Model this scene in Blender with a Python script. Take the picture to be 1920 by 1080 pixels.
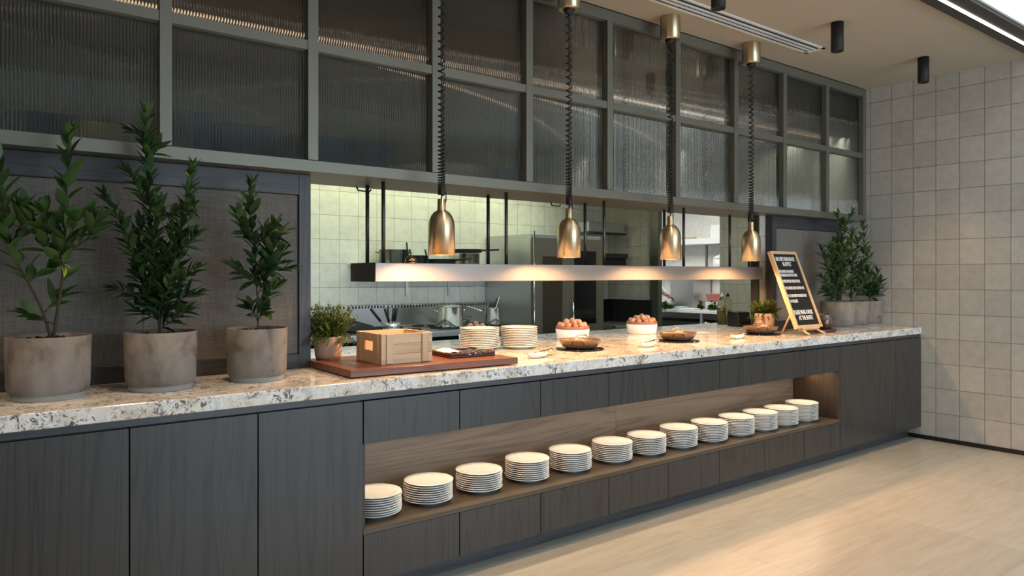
import bpy, bmesh, math, random
from mathutils import Vector, Matrix
R = random.Random(7)
PI = math.pi
for o in list(bpy.data.objects): bpy.data.objects.remove(o)
SC = bpy.context.scene
COL = SC.collection
# ------------------------------------------------------------------ camera, world, exposure
cam_d = bpy.data.cameras.new('camera'); cam = bpy.data.objects.new('camera', cam_d); COL.objects.link(cam)
cam.location = (0, -2.92, 1.438)
cam.rotation_euler = (PI/2, 0, math.atan2(1777, 1388.5) - PI/2)
cam_d.sensor_width = 36; cam_d.lens = 1388.5/1920*36; cam_d.shift_y = -24/1920
cam_d.clip_start = .05; cam_d.clip_end = 100
SC.camera = cam
W = bpy.data.worlds.new('world'); SC.world = W; W.use_nodes = True
W.node_tree.nodes['Background'].inputs[0].default_value = (.80, .90, 1.0, 1)
W.node_tree.nodes['Background'].inputs[1].default_value = .42
SC.view_settings.view_transform = 'Standard'; SC.view_settings.look = 'None'
SC.view_settings.gamma = 1; SC.view_settings.exposure = 0.0; SC.view_settings.use_curve_mapping = False

def light(name, kind, loc, power, color, size=.5, size_y=None, target=None, spot=None, blend=.5, spread=None):
    d = bpy.data.lights.new(name, kind); d.energy = power; d.color = color
    if kind == 'AREA':
        d.size = size
        if size_y: d.shape = 'RECTANGLE'; d.size_y = size_y
        if spread: d.spread = math.radians(spread)
    elif kind == 'SPOT':
        d.spot_size = spot; d.spot_blend = blend; d.shadow_soft_size = size
    else: d.shadow_soft_size = size
    o = bpy.data.objects.new(name, d); COL.objects.link(o); o.location = loc
    if target is not None:
        o.rotation_euler = (Vector(target) - Vector(loc)).to_track_quat('-Z', 'Y').to_euler()
    return o
# daylight through the glazed front of the restaurant, behind the camera
light('window_daylight', 'AREA', (4.6, -6.4, 1.6), 235, (.70, .86, 1.0), 5.6, 2.4, (4.4, 0, 1.0))
light('cove_uplight', 'AREA', (2.6, -1.30, 3.20), 48, (.95, .98, 1.0), 8.2, .10, (2.6, -2.0, 3.6))
# kitchen hood light, two added fills, preparation room light
light('kitchen_hood_light', 'AREA', (3.4, 2.75, 2.28), 16, (.93, 1.0, .62), 3.6, .25, (3.4, 3.4, 1.6))
light('kitchen_fill', 'AREA', (2.2, 1.15, 2.762), 38, (.88, 1.0, .95), 6.0, .03, (2.2, 1.75, 0), spread=118)  # added fill for the kitchen, tucked out of view behind the transom
light('side_kitchen_fill', 'AREA', (6.3, 1.15, 2.762), 16, (.98, 1.0, .80), 1.9, .03, (6.7, 1.9, 0), spread=125)  # added fill for the side wall, hidden behind the same transom
light('preparation_room_light', 'AREA', (8.4, 4.3, 2.88), 95, (1.0, .99, .93), 1.4, 1.8, (8.6, 4.3, 0))

# ------------------------------------------------------------------ materials
def mat(name, color, rough=.5, metal=0, spec=.5, trans=0, ior=1.45, emit=None, estr=1, coat=0, aniso=0):
    m = bpy.data.materials.new(name); m.use_nodes = True
    b = m.node_tree.nodes['Principled BSDF']
    b.inputs['Base Color'].default_value = (*color, 1); b.inputs['Roughness'].default_value = rough
    b.inputs['Metallic'].default_value = metal; b.inputs['IOR'].default_value = ior
    b.inputs['Specular IOR Level'].default_value = spec
    b.inputs['Transmission Weight'].default_value = trans; b.inputs['Coat Weight'].default_value = coat
    b.inputs['Anisotropic'].default_value = aniso
    if emit: b.inputs['Emission Color'].default_value = (*emit, 1); b.inputs['Emission Strength'].default_value = estr
    return m
class NT:
    def __init__(s, m): s.m = m; s.t = m.node_tree; s.b = s.t.nodes['Principled BSDF']
    def n(s, kind, **kw):
        nd = s.t.nodes.new(kind)
        for k, v in kw.items():
            if k.startswith('i_'):
                key = k[2:]; key = int(key) if key.isdigit() else key.replace('_', ' ')
                nd.inputs[key].default_value = v
            else: setattr(nd, k, v)
        return nd
    def l(s, a, b): s.t.links.new(a, b)
    def coords(s, scale=(1, 1, 1), rnd=0, rot=(0, 0, 0), loc=(0, 0, 0)):
        tc = s.n('ShaderNodeTexCoord'); mp = s.n('ShaderNodeMapping')
        mp.inputs['Scale'].default_value = scale; mp.inputs['Rotation'].default_value = rot; mp.inputs['Location'].default_value = loc
        src = tc.outputs['Object']
        if rnd:
            oi = s.n('ShaderNodeObjectInfo'); mu = s.n('ShaderNodeMath', operation='MULTIPLY', i_1=rnd); s.l(oi.outputs['Random'], mu.inputs[0])
            ad = s.n('ShaderNodeVectorMath', operation='ADD'); s.l(src, ad.inputs[0]); s.l(mu.outputs[0], ad.inputs[1]); src = ad.outputs[0]
        s.l(src, mp.inputs['Vector']); return mp.outputs[0]
    def noise(s, vec, scale=5, detail=4, rough=.55, dist=0):
        n = s.n('ShaderNodeTexNoise', i_Scale=scale, i_Detail=detail, i_Roughness=rough, i_Distortion=dist)
        s.l(vec, n.inputs['Vector']); return n.outputs['Fac']
    def ramp(s, fac, stops, interp='LINEAR'):
        r = s.n('ShaderNodeValToRGB'); cr = r.color_ramp; cr.interpolation = interp
        while len(cr.elements) < len(stops): cr.elements.new(.5)
        for e, (p, c) in zip(cr.elements, stops):
            e.position = p; e.color = (*c, 1) if len(c) == 3 else c
        s.l(fac, r.inputs[0]); return r.outputs[0]
    def mix(s, fac, a, b, mode='MIX'):
        m = s.n('ShaderNodeMix', data_type='RGBA', blend_type=mode)
        for sock, v in ((m.inputs[0], fac), (m.inputs[6], a), (m.inputs[7], b)):
            if isinstance(v, bpy.types.NodeSocket): s.l(v, sock)
            elif isinstance(v, (int, float)): sock.default_value = v
            else: sock.default_value = (*v, 1)
        return m.outputs[2]
    def color(s, out): s.l(out, s.b.inputs['Base Color'])
    def bump(s, h, strength=.2, dist=.01):
        b = s.n('ShaderNodeBump', i_Strength=strength, i_Distance=dist); s.l(h, b.inputs['Height']); s.l(b.outputs[0], s.b.inputs['Normal'])
def g3(v): return (v, v, v)
def wood(name, dark, light_, axis='z', rough=.45, band=9, fine=60, rnd=37, spec=.5, amt=.75, bump=.12):
    m = mat(name, dark, rough, spec=spec); t = NT(m)
    sc = {'z': (1, 1, .055), 'x': (.055, 1, 1), 'y': (1, .055, 1)}[axis]
    v = t.coords(sc, rnd)
    w = t.noise(v, band, 2, .4, .6)
    mul = t.n('ShaderNodeMath', operation='MULTIPLY', i_1=9.0); t.l(w, mul.inputs[0])
    fr = t.n('ShaderNodeMath', operation='PINGPONG', i_1=.5); t.l(mul.outputs[0], fr.inputs[0])
    rings = t.ramp(fr.outputs[0], [(0, g3(0)), (.16, g3(.55)), (.5, g3(.75))])
    sc2 = {'z': (1, 1, .03), 'x': (.03, 1, 1), 'y': (1, .03, 1)}[axis]
    f = t.noise(t.coords(sc2, rnd), fine*4, 3, .65)
    fac = t.mix(.5, rings, f)
    c = t.ramp(fac, [(.15, dark), (.85, light_)])
    t.color(c); t.bump(fac, bump, .0015)
    return m
M = {}
M['oak'] = wood('dark_stained_oak', (.015, .0155, .017), (.044, .042, .040), 'z', .27)
M['oak_h'] = wood('dark_stained_oak_horizontal', (.024, .025, .029), (.066, .068, .076), 'x', .38)
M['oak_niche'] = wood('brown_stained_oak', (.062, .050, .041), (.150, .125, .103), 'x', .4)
M['oak_shelf'] = wood('brown_oak_shelf', (.060, .045, .030), (.105, .080, .055), 'x', .30, amt=.4)
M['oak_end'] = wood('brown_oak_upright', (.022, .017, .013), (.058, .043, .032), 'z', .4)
M['oak_frame'] = wood('grey_oak_frame', (.024, .025, .028), (.066, .067, .072), 'z', .45)
M['oak_frame_h'] = wood('grey_oak_frame_horizontal', (.024, .025, .028), (.066, .067, .072), 'x', .45)
M['pine'] = wood('pale_pine', (.44, .31, .185), (.70, .54, .37), 'x', .55, band=7)
M['pine_v'] = wood('pale_pine_upright', (.45, .32, .195), (.72, .56, .39), 'z', .55, band=7)
M['beech'] = wood('beech', (.55, .38, .20), (.72, .54, .33), 'z', .45, band=6)
M['mahogany'] = wood('red_brown_hardwood', (.105, .034, .020), (.235, .085, .050), 'x', .32, band=8)
M['trivet_wood'] = wood('dark_red_hardwood', (.05, .018, .012), (.10, .035, .022), 'x', .35)
for k_ in ('oak', 'oak_h'):
    b_ = M[k_].node_tree.nodes['Principled BSDF']; b_.inputs['Coat Weight'].default_value = .3; b_.inputs['Coat Roughness'].default_value = .38
# granite
def granite():
    m = mat('speckled_granite', (.7, .7, .68), .11); t = NT(m)
    v = t.coords((1, 1.0, 1.0))
    base = t.ramp(t.noise(v, 7, 5, .6, .4), [(.30, (.52, .46, .37)), (.44, (.72, .68, .61)), (.58, (.79, .79, .78))])
    blue = t.ramp(t.noise(v, 16, 3, .5), [(.56, g3(0)), (.68, g3(.55))])
    c = t.mix(blue, base, (.42, .46, .56))
    sp = t.ramp(t.noise(v, 36, 8, .74, 1.5), [(.52, g3(0)), (.575, g3(.92))])
    mask = t.ramp(t.noise(v, 9, 2, .5), [(.38, g3(.2)), (.54, g3(1))])
    f = t.mix(1.0, sp, mask, 'MULTIPLY')
    c = t.mix(f, c, (.05, .047, .045))
    sp2 = t.ramp(t.noise(v, 75, 4, .6, .5), [(.62, g3(0)), (.70, g3(.75))])
    c = t.mix(sp2, c, (.16, .13, .10))
    t.color(c); return m
M['granite'] = granite()
def tiles(name, plane, pitch, row, off, c1, c2, grout, rough=.28, bump=.35, mort=.0028):
    m = mat(name, c1, rough); t = NT(m)
    tc = t.n('ShaderNodeTexCoord'); sx = t.n('ShaderNodeSeparateXYZ'); t.l(tc.outputs['Object'], sx.inputs[0])
    cb = t.n('ShaderNodeCombineXYZ')
    a1 = t.n('ShaderNodeMath', operation='ADD', i_1=-off[0]); a2 = t.n('ShaderNodeMath', operation='ADD', i_1=-off[1])
    t.l(sx.outputs[{'x': 1, 'y': 0, 'z': 0}[plane]], a1.inputs[0]); t.l(sx.outputs[1 if plane == 'z' else 2], a2.inputs[0])
    t.l(a1.outputs[0], cb.inputs[0]); t.l(a2.outputs[0], cb.inputs[1])
    b = t.n('ShaderNodeTexBrick', offset=0, i_Scale=1, i_Mortar_Size=mort, i_Mortar_Smooth=.3, i_Bias=0, i_Brick_Width=pitch, i_Row_Height=row)
    b.inputs['Color1'].default_value = (*c1, 1); b.inputs['Color2'].default_value = (*c2, 1); b.inputs['Mortar'].default_value = (*grout, 1)
    t.l(cb.outputs[0], b.inputs['Vector'])
    n = t.noise(tc.outputs['Object'], 14, 4, .6, .3)
    c = t.mix(.35, b.outputs['Color'], t.ramp(n, [(.3, g3(.55)), (.7, g3(1.0))]), 'MULTIPLY'); t.color(c)
    inv = t.n('ShaderNodeMath', operation='MULTIPLY_ADD', i_1=-1.0, i_2=1.0); t.l(b.outputs['Fac'], inv.inputs[0])
    n2 = t.noise(tc.outputs['Object'], 22, 3, .5); ad = t.n('ShaderNodeMath', operation='MULTIPLY_ADD', i_1=.35); t.l(n2, ad.inputs[0]); t.l(inv.outputs[0], ad.inputs[2])
    t.bump(ad.outputs[0], bump, .004); return m
M['tile_room'] = tiles('warm_white_wall_tile', 'x', .1893, .2148, (-.687 - 1.893*5, .671 - .2148*6), (.45, .44, .405), (.54, .53, .49), (.22, .21, .18), .45, .5)
M['tile_kitchen'] = tiles('white_kitchen_tile', 'y', .1865, .2168, (2.885 - 1.865*3, .0256), (.72, .72, .67), (.77, .77, .72), (.30, .31, .24), .2, .3, .0022)
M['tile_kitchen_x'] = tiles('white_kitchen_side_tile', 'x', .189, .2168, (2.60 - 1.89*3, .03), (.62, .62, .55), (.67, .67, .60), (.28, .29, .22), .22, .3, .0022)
M['tile_pier'] = tiles('pier_tile', 'y', .4, .2168, (5.2, .03), (.56, .53, .47), (.60, .57, .51), (.30, .25, .19), .3, .3)
def floor_mat():
    m = mat('limestone_floor', (.55, .5, .42), .26); t = NT(m)
    v = t.coords((1, 1, 1))
    tc = t.n('ShaderNodeTexCoord'); mp = t.n('ShaderNodeMapping'); mp.inputs['Location'].default_value = (.32, .37, 0); t.l(tc.outputs['Object'], mp.inputs[0])
    b = t.n('ShaderNodeTexBrick', offset=0, i_Scale=1, i_Mortar_Size=.0012, i_Brick_Width=1.2, i_Row_Height=.6)
    b.inputs['Color1'].default_value = (.49, .455, .385, 1); b.inputs['Color2'].default_value = (.535, .50, .43, 1); b.inputs['Mortar'].default_value = (.38, .34, .28, 1)
    t.l(mp.outputs[0], b.inputs['Vector'])
    st = t.noise(t.coords((.5, 4, 1), rot=(0, 0, .25)), 5, 6, .65, .5)
    c = t.mix(.5, b.outputs['Color'], t.ramp(st, [(.3, (.74, .70, .66)), (.6, g3(1.0))]), 'MULTIPLY')
    t.color(c); return m
M['floor'] = floor_mat()
M['ceiling'] = mat('warm_plaster', (.43, .40, .325), .9)
M['white_ceiling'] = mat('white_plaster', (.85, .85, .82), .9)
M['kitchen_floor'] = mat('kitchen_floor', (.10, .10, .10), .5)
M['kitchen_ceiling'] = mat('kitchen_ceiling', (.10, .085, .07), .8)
M['white_wall'] = tiles('white_preparation_room_tile', 'x', .45, .66, (2.9, .05), (.80, .80, .76), (.82, .82, .78), (.55, .56, .50), .3, .1, .003)
M['frame'] = mat('olive_bronze_metal', (.165, .16, .128), .40, .35)
M['dark_frame'] = mat('dark_bronze_metal', (.05, .05, .045), .45, .4)
M['pass_metal'] = mat('warm_grey_metal', (.29, .265, .245), .38, .55)
M['pass_end'] = mat('dark_pass_metal', (.055, .042, .035), .5, .3)
M['rod'] = mat('dark_steel_rod', (.10, .10, .105), .32, .8)
def glassmat():
    m = mat('reeded_glass', (.62, .64, .62), .05, trans=1, ior=1.45); return m
M['reeded'] = glassmat()
def fabric():
    m = mat('woven_grey_fabric', (.12, .11, .10), .85); t = NT(m)
    a = t.noise(t.coords((6, 6, 160)), 2.2, 3, .6); b = t.noise(t.coords((160, 6, 6)), 2.2, 3, .6)
    f = t.mix(.5, a, b); t.color(t.ramp(f, [(.38, (.088, .082, .073)), (.62, (.175, .162, .144))])); t.bump(f, .3, .002); t.b.inputs['Sheen Weight'].default_value = .5; t.b.inputs['Sheen Roughness'].default_value = .5; return m
M['fabric'] = fabric()
def brushed(name, col, rough, axis='z', metal=1):
    m = mat(name, col, rough, metal); t = NT(m)
    n = t.noise(t.coords({'z': (1, 1, 60), 'x': (60, 1, 1), 'v': (40, 40, 1)}[axis]), 14, 3, .6)
    rr = t.n('ShaderNodeMapRange', i_To_Min=rough-.07, i_To_Max=rough+.1); t.l(n, rr.inputs[0]); t.l(rr.outputs[0], m.node_tree.nodes['Principled BSDF'].inputs['Roughness'])
    return m
M['brass'] = brushed('brushed_brass', (.64, .52, .35), .30); M['brass'].node_tree.nodes['Principled BSDF'].inputs['Anisotropic'].default_value = .85; M['brass'].node_tree.nodes['Principled BSDF'].inputs['Anisotropic Rotation'].default_value = .25
M['brass_dark'] = brushed('polished_brass', (.62, .42, .20), .16)
M['steel'] = brushed('brushed_steel', (.64, .65, .66), .36, 'v')
M['steel_mid'] = brushed('mid_grey_steel', (.40, .41, .40), .32, 'v')  # steel with an evenly darker base colour for the range splashbacks
M['steel_dark'] = brushed('dull_steel', (.27, .27, .24), .34, 'v')
M['steel_shiny'] = mat('polished_steel', (.66, .66, .65), .14, 1)
M['hood_paint'] = mat('satin_grey_hood', (.14, .14, .115), .6)
M['oven_face'] = mat('brown_grey_oven_steel', (.17, .155, .12), .42, .5)
M['oven_glass'] = mat('smoked_oven_glass', (.045, .038, .026), .18)
M['black'] = mat('black_plastic', (.012, .012, .013), .4)
M['black_gloss'] = mat('black_glass', (.006, .006, .007), .08)
M['black_matte'] = mat('black_powder_coat', (.015, .015, .016), .6)
M['porcelain'] = mat('white_porcelain', (.80, .79, .76), .16, coat=.3)
M['cloth'] = mat('white_napkin', (.84, .83, .81), .9)
M['lamp_inner'] = mat('glowing_bulb', (1, .7, .4), .4, emit=(1, .60, .30), estr=14)
M['led'] = mat('led_strip', (1, 1, 1), .4, emit=(1, .87, .74), estr=6)
M['added_glow'] = mat('added_warm_glow', (1, .8, .6), .4, emit=(1, .66, .40), estr=1.1)  # glow of the added strip behind the upper glass
M['spot_emit'] = mat('spot_lens', (1, .9, .7), .4, emit=(1, .72, .42), estr=3)
def clay():
    m = mat('limewashed_clay', (.36, .29, .24), .85); t = NT(m)
    n = t.noise(t.coords((1, 1, .8), 9), 9, 5, .6, .6); n2 = t.noise(t.coords((1, 1, .25), 5), 22, 4, .6, .2)
    c = t.ramp(n, [(.30, (.11, .096, .086)), (.46, (.195, .174, .158)), (.62, (.24, .216, .198))])
    c = t.mix(.35, c, t.ramp(n2, [(.3, g3(.6)), (.6, g3(1.0))]), 'MULTIPLY')
    t.color(c); t.bump(n2, .2, .003); return m
M['clay'] = clay()
M['clay_foot'] = mat('grey_clay_foot', (.30, .30, .285), .9)
M['terracotta'] = mat('pale_terracotta', (.46, .33, .25), .85)
M['soil'] = mat('dark_soil', (.018, .013, .010), .95)
def leafmat(name, a, b, back=(.10, .17, .05)):
    m = mat(name, a, .42); t = NT(m)
    n = t.noise(t.coords((1, 1, 1), 3), 9, 2, .5)
    t.color(t.ramp(n, [(.35, a), (.65, b)]))
    m.node_tree.nodes['Principled BSDF'].inputs['Subsurface Weight'].default_value = 0
    return m
M['leaf_bright'] = leafmat('bright_bay_leaf', (.024, .062, .013), (.055, .115, .024))
M['leaf_dark'] = leafmat('dark_bay_leaf', (.020, .052, .016), (.045, .095, .026))
M['leaf_far'] = leafmat('fresh_bay_leaf', (.024, .060, .015), (.062, .115, .032))
M['herb'] = leafmat('herb_leaf', (.085, .15, .022), (.22, .31, .06))
M['bark'] = mat('young_bark', (.055, .038, .024), .8)
M['yellow'] = mat('yellow_leaf', (.42, .40, .04), .5)
def eggmat():
    m = mat('brown_eggshell', (.52, .24, .13), .5); t = NT(m)
    oi = t.n('ShaderNodeObjectInfo'); t.color(t.ramp(oi.outputs['Random'], [(0, (.36, .165, .095)), (.5, (.46, .23, .14)), (1, (.56, .32, .21))])); return m
M['egg'] = eggmat()
M['copper_liner'] = mat('pale_red_liner', (.30, .125, .085), .4)
M['pan'] = mat('bronze_enamel_pan', (.24, .165, .11), .38, .55)
M['pan_handle'] = mat('pale_metal_handle', (.62, .50, .38), .3, .8)
M['food_red'] = mat('cooked_tomato_and_beans', (.42, .13, .05), .5)
M['food_dark'] = mat('fried_mushrooms', (.16, .075, .035), .5)
M['glass'] = mat('clear_glass', (1, 1, 1), .02, trans=1, ior=1.45)
M['oil_green'] = mat('green_olive_oil', (.20, .16, .01), .15, trans=.2, ior=1.45)
M['oil_gold'] = mat('golden_oil', (.42, .27, .04), .15, trans=.2, ior=1.45)
M['jam'] = mat('red_preserve', (.16, .028, .014), .3)
M['yellow_tag'] = mat('yellow_sticker', (.75, .55, .02), .6)
M['board_face'] = mat('black_felt', (.008, .008, .009), .8)
M['letters'] = mat('white_plastic_letters', (.85, .85, .85), .5)
M['skin'] = mat('skin', (.48, .26, .18), .5)
M['jacket'] = mat('white_chef_jacket', (.80, .80, .80), .8)
M['apron'] = mat('black_apron', (.012, .012, .014), .8)
M['hair'] = mat('dark_hair', (.02, .013, .01), .6)
M['plastic_white'] = mat('white_plastic', (.75, .76, .75), .4)
M['plastic_red'] = mat('red_plastic_crate', (.50, .17, .16), .4)
M['greens'] = leafmat('fresh_greens', (.03, .09, .012), (.08, .19, .03))
M['grey_box'] = mat('slate_blue_storage_box', (.07, .085, .105), .6)
M['bamboo'] = mat('pale_cardboard', (.42, .33, .20), .7)

# ------------------------------------------------------------------ mesh helpers
class MB:
    def __init__(s): s.v = []; s.f = []; s.sm = []
    def add(s, vs, fs, smooth=False):
        o = len(s.v); s.v += [tuple(p) for p in vs]; s.f += [tuple(o+i for i in f) for f in fs]; s.sm += [smooth]*len(fs); return s
    def box(s, x0, x1, y0, y1, z0, z1, rz=0, c=None):
        vs = [(x, y, z) for x in (x0, x1) for y in (y0, y1) for z in (z0, z1)]
        if rz:
            c = c or ((x0+x1)/2, (y0+y1)/2); cs, sn = math.cos(rz), math.sin(rz)
            vs = [(c[0]+(x-c[0])*cs-(y-c[1])*sn, c[1]+(x-c[0])*sn+(y-c[1])*cs, z) for x, y, z in vs]
        return s.add(vs, [(0,1,3,2), (4,6,7,5), (0,4,5,1), (2,3,7,6), (0,2,6,4), (1,5,7,3)])
    def hexa(s, b, t):  # bottom 4 pts, top 4 pts (ccw)
        return s.add(b+t, [(3,2,1,0), (4,5,6,7), (0,1,5,4), (1,2,6,5), (2,3,7,6), (3,0,4,7)])
    def lathe(s, prof, seg=32, c=(0, 0, 0), close=False, smooth=True, sx=1, sy=1):
        vs = []; n = len(prof)
        for i in range(seg):
            a = 2*PI*i/seg
            for r, z in prof: vs.append((c[0]+r*math.cos(a)*sx, c[1]+r*math.sin(a)*sy, c[2]+z))
        fs = []
        for i in range(seg):
            j = (i+1) % seg
            for k in range(n-1 if not close else n):
                k2 = (k+1) % n; fs.append((i*n+k, j*n+k, j*n+k2, i*n+k2))
        return s.add(vs, fs, smooth)
    def tube(s, path, rad, seg=8, caps=True, smooth=True):
        path = [Vector(p) for p in path]; n = len(path)
        rs = rad if isinstance(rad, (list, tuple)) else [rad]*n
        vs = []; up = Vector((0, 0, 1)); prev = None
        for i, p in enumerate(path):
            d = (path[min(i+1, n-1)] - path[max(i-1, 0)]).normalized()
            if prev is None:
                a = d.cross(up)
                if a.length < .1: a = d.cross(Vector((1, 0, 0)))
            else: a = prev - d*prev.dot(d)
            a.normalize(); b = d.cross(a); prev = a
            for k in range(seg):
                t = 2*PI*k/seg; vs.append(p + (a*math.cos(t) + b*math.sin(t))*rs[i])
        fs = [(i*seg+k, i*seg+(k+1) % seg, (i+1)*seg+(k+1) % seg, (i+1)*seg+k) for i in range(n-1) for k in range(seg)]
        if caps: fs += [tuple(range(seg-1, -1, -1)), tuple(range((n-1)*seg, n*seg))]
        return s.add(vs, fs, smooth)
    def ball(s, c, r, seg=14, rings=8, sc=(1, 1, 1), egg=0):
        vs = [(c[0], c[1], c[2]-r*sc[2])]
        for i in range(1, rings):
            a = PI*i/rings - PI/2
            for k in range(seg):
                t = 2*PI*k/seg; q = 1 - egg*math.sin(a)
                vs.append((c[0]+r*math.cos(a)*math.cos(t)*sc[0]*q, c[1]+r*math.cos(a)*math.sin(t)*sc[1]*q, c[2]+r*math.sin(a)*sc[2]))
        vs.append((c[0], c[1], c[2]+r*sc[2])); N = len(vs)-1; fs = []
        for k in range(seg):
            k2 = (k+1) % seg
            fs.append((0, 1+k2, 1+k)); fs.append((N, N-seg+k, N-seg+k2))
            for i in range(rings-2): a = 1+i*seg; fs.append((a+k, a+k2, a+seg+k2, a+seg+k))
        return s.add(vs, fs, smooth=True)
    def leaf(s, p, d, L, wd, curl=.25, roll=0):
        p = Vector(p); d = Vector(d).normalized(); side = d.cross(Vector((0, 0, 1)))
        if side.length < .1: side = Vector((1, 0, 0))
        side.normalize(); nrm = side.cross(d)
        if roll: q = Matrix.Rotation(roll, 3, d); side = q @ side; nrm = q @ nrm
        vs = []
        for i, (t, w) in enumerate(((0, .08), (.18, .62), (.42, 1), (.70, .78), (.9, .34), (1, .02))):
            c = p + d*(L*t) - nrm*(curl*L*t*t)
            for k in (-1, 0, 1): vs.append(c + side*(k*w*wd/2) + nrm*(abs(k)*w*wd*.16))
        fs = []
        for i in range(5):
            a = i*3; fs += [(a, a+1, a+4, a+3), (a+1, a+2, a+5, a+4)]
        return s.add(vs, fs, True)
    def build(s, name, m, parent=None, loc=None, rot=None, bevel=0, seg=2):
        me = bpy.data.meshes.new(name); me.from_pydata([tuple(v) for v in s.v], [], s.f)
        me.polygons.foreach_set('use_smooth', s.sm)
        me.materials.append(M[m] if isinstance(m, str) else m); me.update()
        bm = bmesh.new(); bm.from_mesh(me); bmesh.ops.recalc_face_normals(bm, faces=bm.faces) if 'leaf' not in name and 'foliage' not in name else None
        bm.to_mesh(me); bm.free()
        o = bpy.data.objects.new(name, me); COL.objects.link(o)
        if parent: o.parent = parent
        if loc: o.location = loc
        if rot: o.rotation_euler = rot
        if bevel:
            b = o.modifiers.new('bevel', 'BEVEL'); b.width = bevel; b.segments = seg; b.limit_method = 'ANGLE'; b.angle_limit = .6
        return o
def B(*a, **k): return MB().box(*a, **k)
def empty(name, loc, label, cat, group=None, rz=0):
    o = bpy.data.objects.new(name, None); COL.objects.link(o); o.location = loc; o.rotation_euler = (0, 0, rz); o.empty_display_size = .05
    o['label'] = label; o['category'] = cat
    if group: o['group'] = group
    return o
def tag(o, label, cat, group=None, kind=None):
    o['label'] = label; o['category'] = cat
    if group: o['group'] = group
    if kind: o['kind'] = kind
    return o
def struct(o): o['kind'] = 'structure'; return o
def plabel(o, t): o['label'] = t; return o
def dup(root, loc=None, rz=None, label=None, group=None):
    r = root.copy(); COL.objects.link(r)
    if loc: r.location = loc
    if rz is not None: r.rotation_euler = (0, 0, rz)
    if label: r['label'] = label
    if group: r['group'] = group
    for ch in root.children:
        c = ch.copy(); COL.objects.link(c); c.parent = r
        for g in ch.children:
            d = g.copy(); COL.objects.link(d); d.parent = c
    return r
T = .979; XW = 6.86; CZ = 3.165

# ------------------------------------------------------------------ room shell
struct(B(-4, XW+.2, -9, 1.5, -.1, 0).build('floor', 'floor'))
struct(B(XW, XW+.2, -9, 1.3, 0, 4.4).build('wall_right', 'tile_room'))
struct(B(-4.2, -4, -9, 4, 0, 4.4).build('added_wall_left', 'ceiling'))  # unseen wall added to block light and keep the left side darker
struct(B(-4, XW, -.865, .48, CZ, CZ+.15).build('ceiling', 'ceiling'))
struct(B(-4, XW, -9, -1.06, 3.50, 3.65).box(-4, XW, -1.075, -1.061, 3.16, 3.4995).build('ceiling', 'white_ceiling'))
struct(B(XW-.012, XW, -9, .14, .002, .036).build('baseboard_right', 'black'))
# recessed ceiling channel with the light line
ch = MB(); ch.box(-4, XW, -.955+.012, -.865, CZ-.03, CZ+.02); ch.box(-4, XW, -1.06, -.955-.012, CZ-.03, CZ+.02); ch.box(-4, XW, -1.06, -.865, CZ+.0, CZ+.15)
o = ch.build('light_channel', 'dark_frame'); tag(o, 'long dark ceiling channel holding a bright light line at the upper right', 'light')
t0 = o; MB().box(-4, XW, -.966, -.944, CZ-.034, CZ-.020).build('light_strip', 'led', t0)
# wall above the counter line : glazed partition
YF = .491
WX = [(-2.03, .05), (-1.35, .05), (-.67, .05), (.10, .05), (.785, .05), (1.447, .052), (2.147, .052), (2.80, .05), (3.48, .05), (4.163, .05), (4.848, .05), (5.515, .05), (6.182, .05), (6.83, .055)]
fr = MB()
for x, w in WX: fr.box(x-w/2, x+w/2, YF, YF+.06, 1.995, 3.10)
fr.box(-4, XW, YF, YF+.06, 3.097, CZ)
for (xa, wa), (xb, wb) in zip(WX[:-1], WX[1:]): fr.box(xa+wa/2, xb-wb/2, YF+.004, YF+.06, 2.525, 2.571)
window = struct(fr.build('window_1', 'frame', bevel=.0015))
def reeded(xa, xb, z0, z1):
    n = max(4, round((xb-xa)/.0132)); w = (xb-xa)/n; sub = 6; y0 = YF+.044; vs = []; fs = []
    cols = []
    for i in range(n*sub+1):
        t = (i % sub)/sub; a = -.0034*math.sin(PI*t)**.8 if t else 0
        cols.append((xa + w*i/sub, y0 + a))
    for x, y in cols: vs += [(x, y, z0), (x, y, z1), (x, y0+.004, z0), (x, y0+.004, z1)]
    for i in range(len(cols)-1):
        a = i*4; b = a+4
        fs += [(a, b, b+1, a+1), (a+2, a+3, b+3, b+2), (a+1, b+1, b+3, a+3), (a, a+2, b+2, b)]
    e = (len(cols)-1)*4; fs += [(0, 1, 3, 2), (e, e+2, e+3, e+1)]
    return MB().add(vs, fs)
for i, ((xa, wa), (xb, wb)) in enumerate(zip(WX[:-1], WX[1:])):
    if i < 1: continue
    for z0, z1 in ((1.997, 2.525), (2.571, 3.097)):
        reeded(xa+wa/2, xb-wb/2, z0, z1).build('pane', 'reeded', window)
# header beam carrying the glazing
hb = MB(); hb.box(-4, 6.86, YF-.002, .95, 1.937, 1.993)
struct(hb.build('trim_1', 'frame', bevel=.002))

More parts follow.
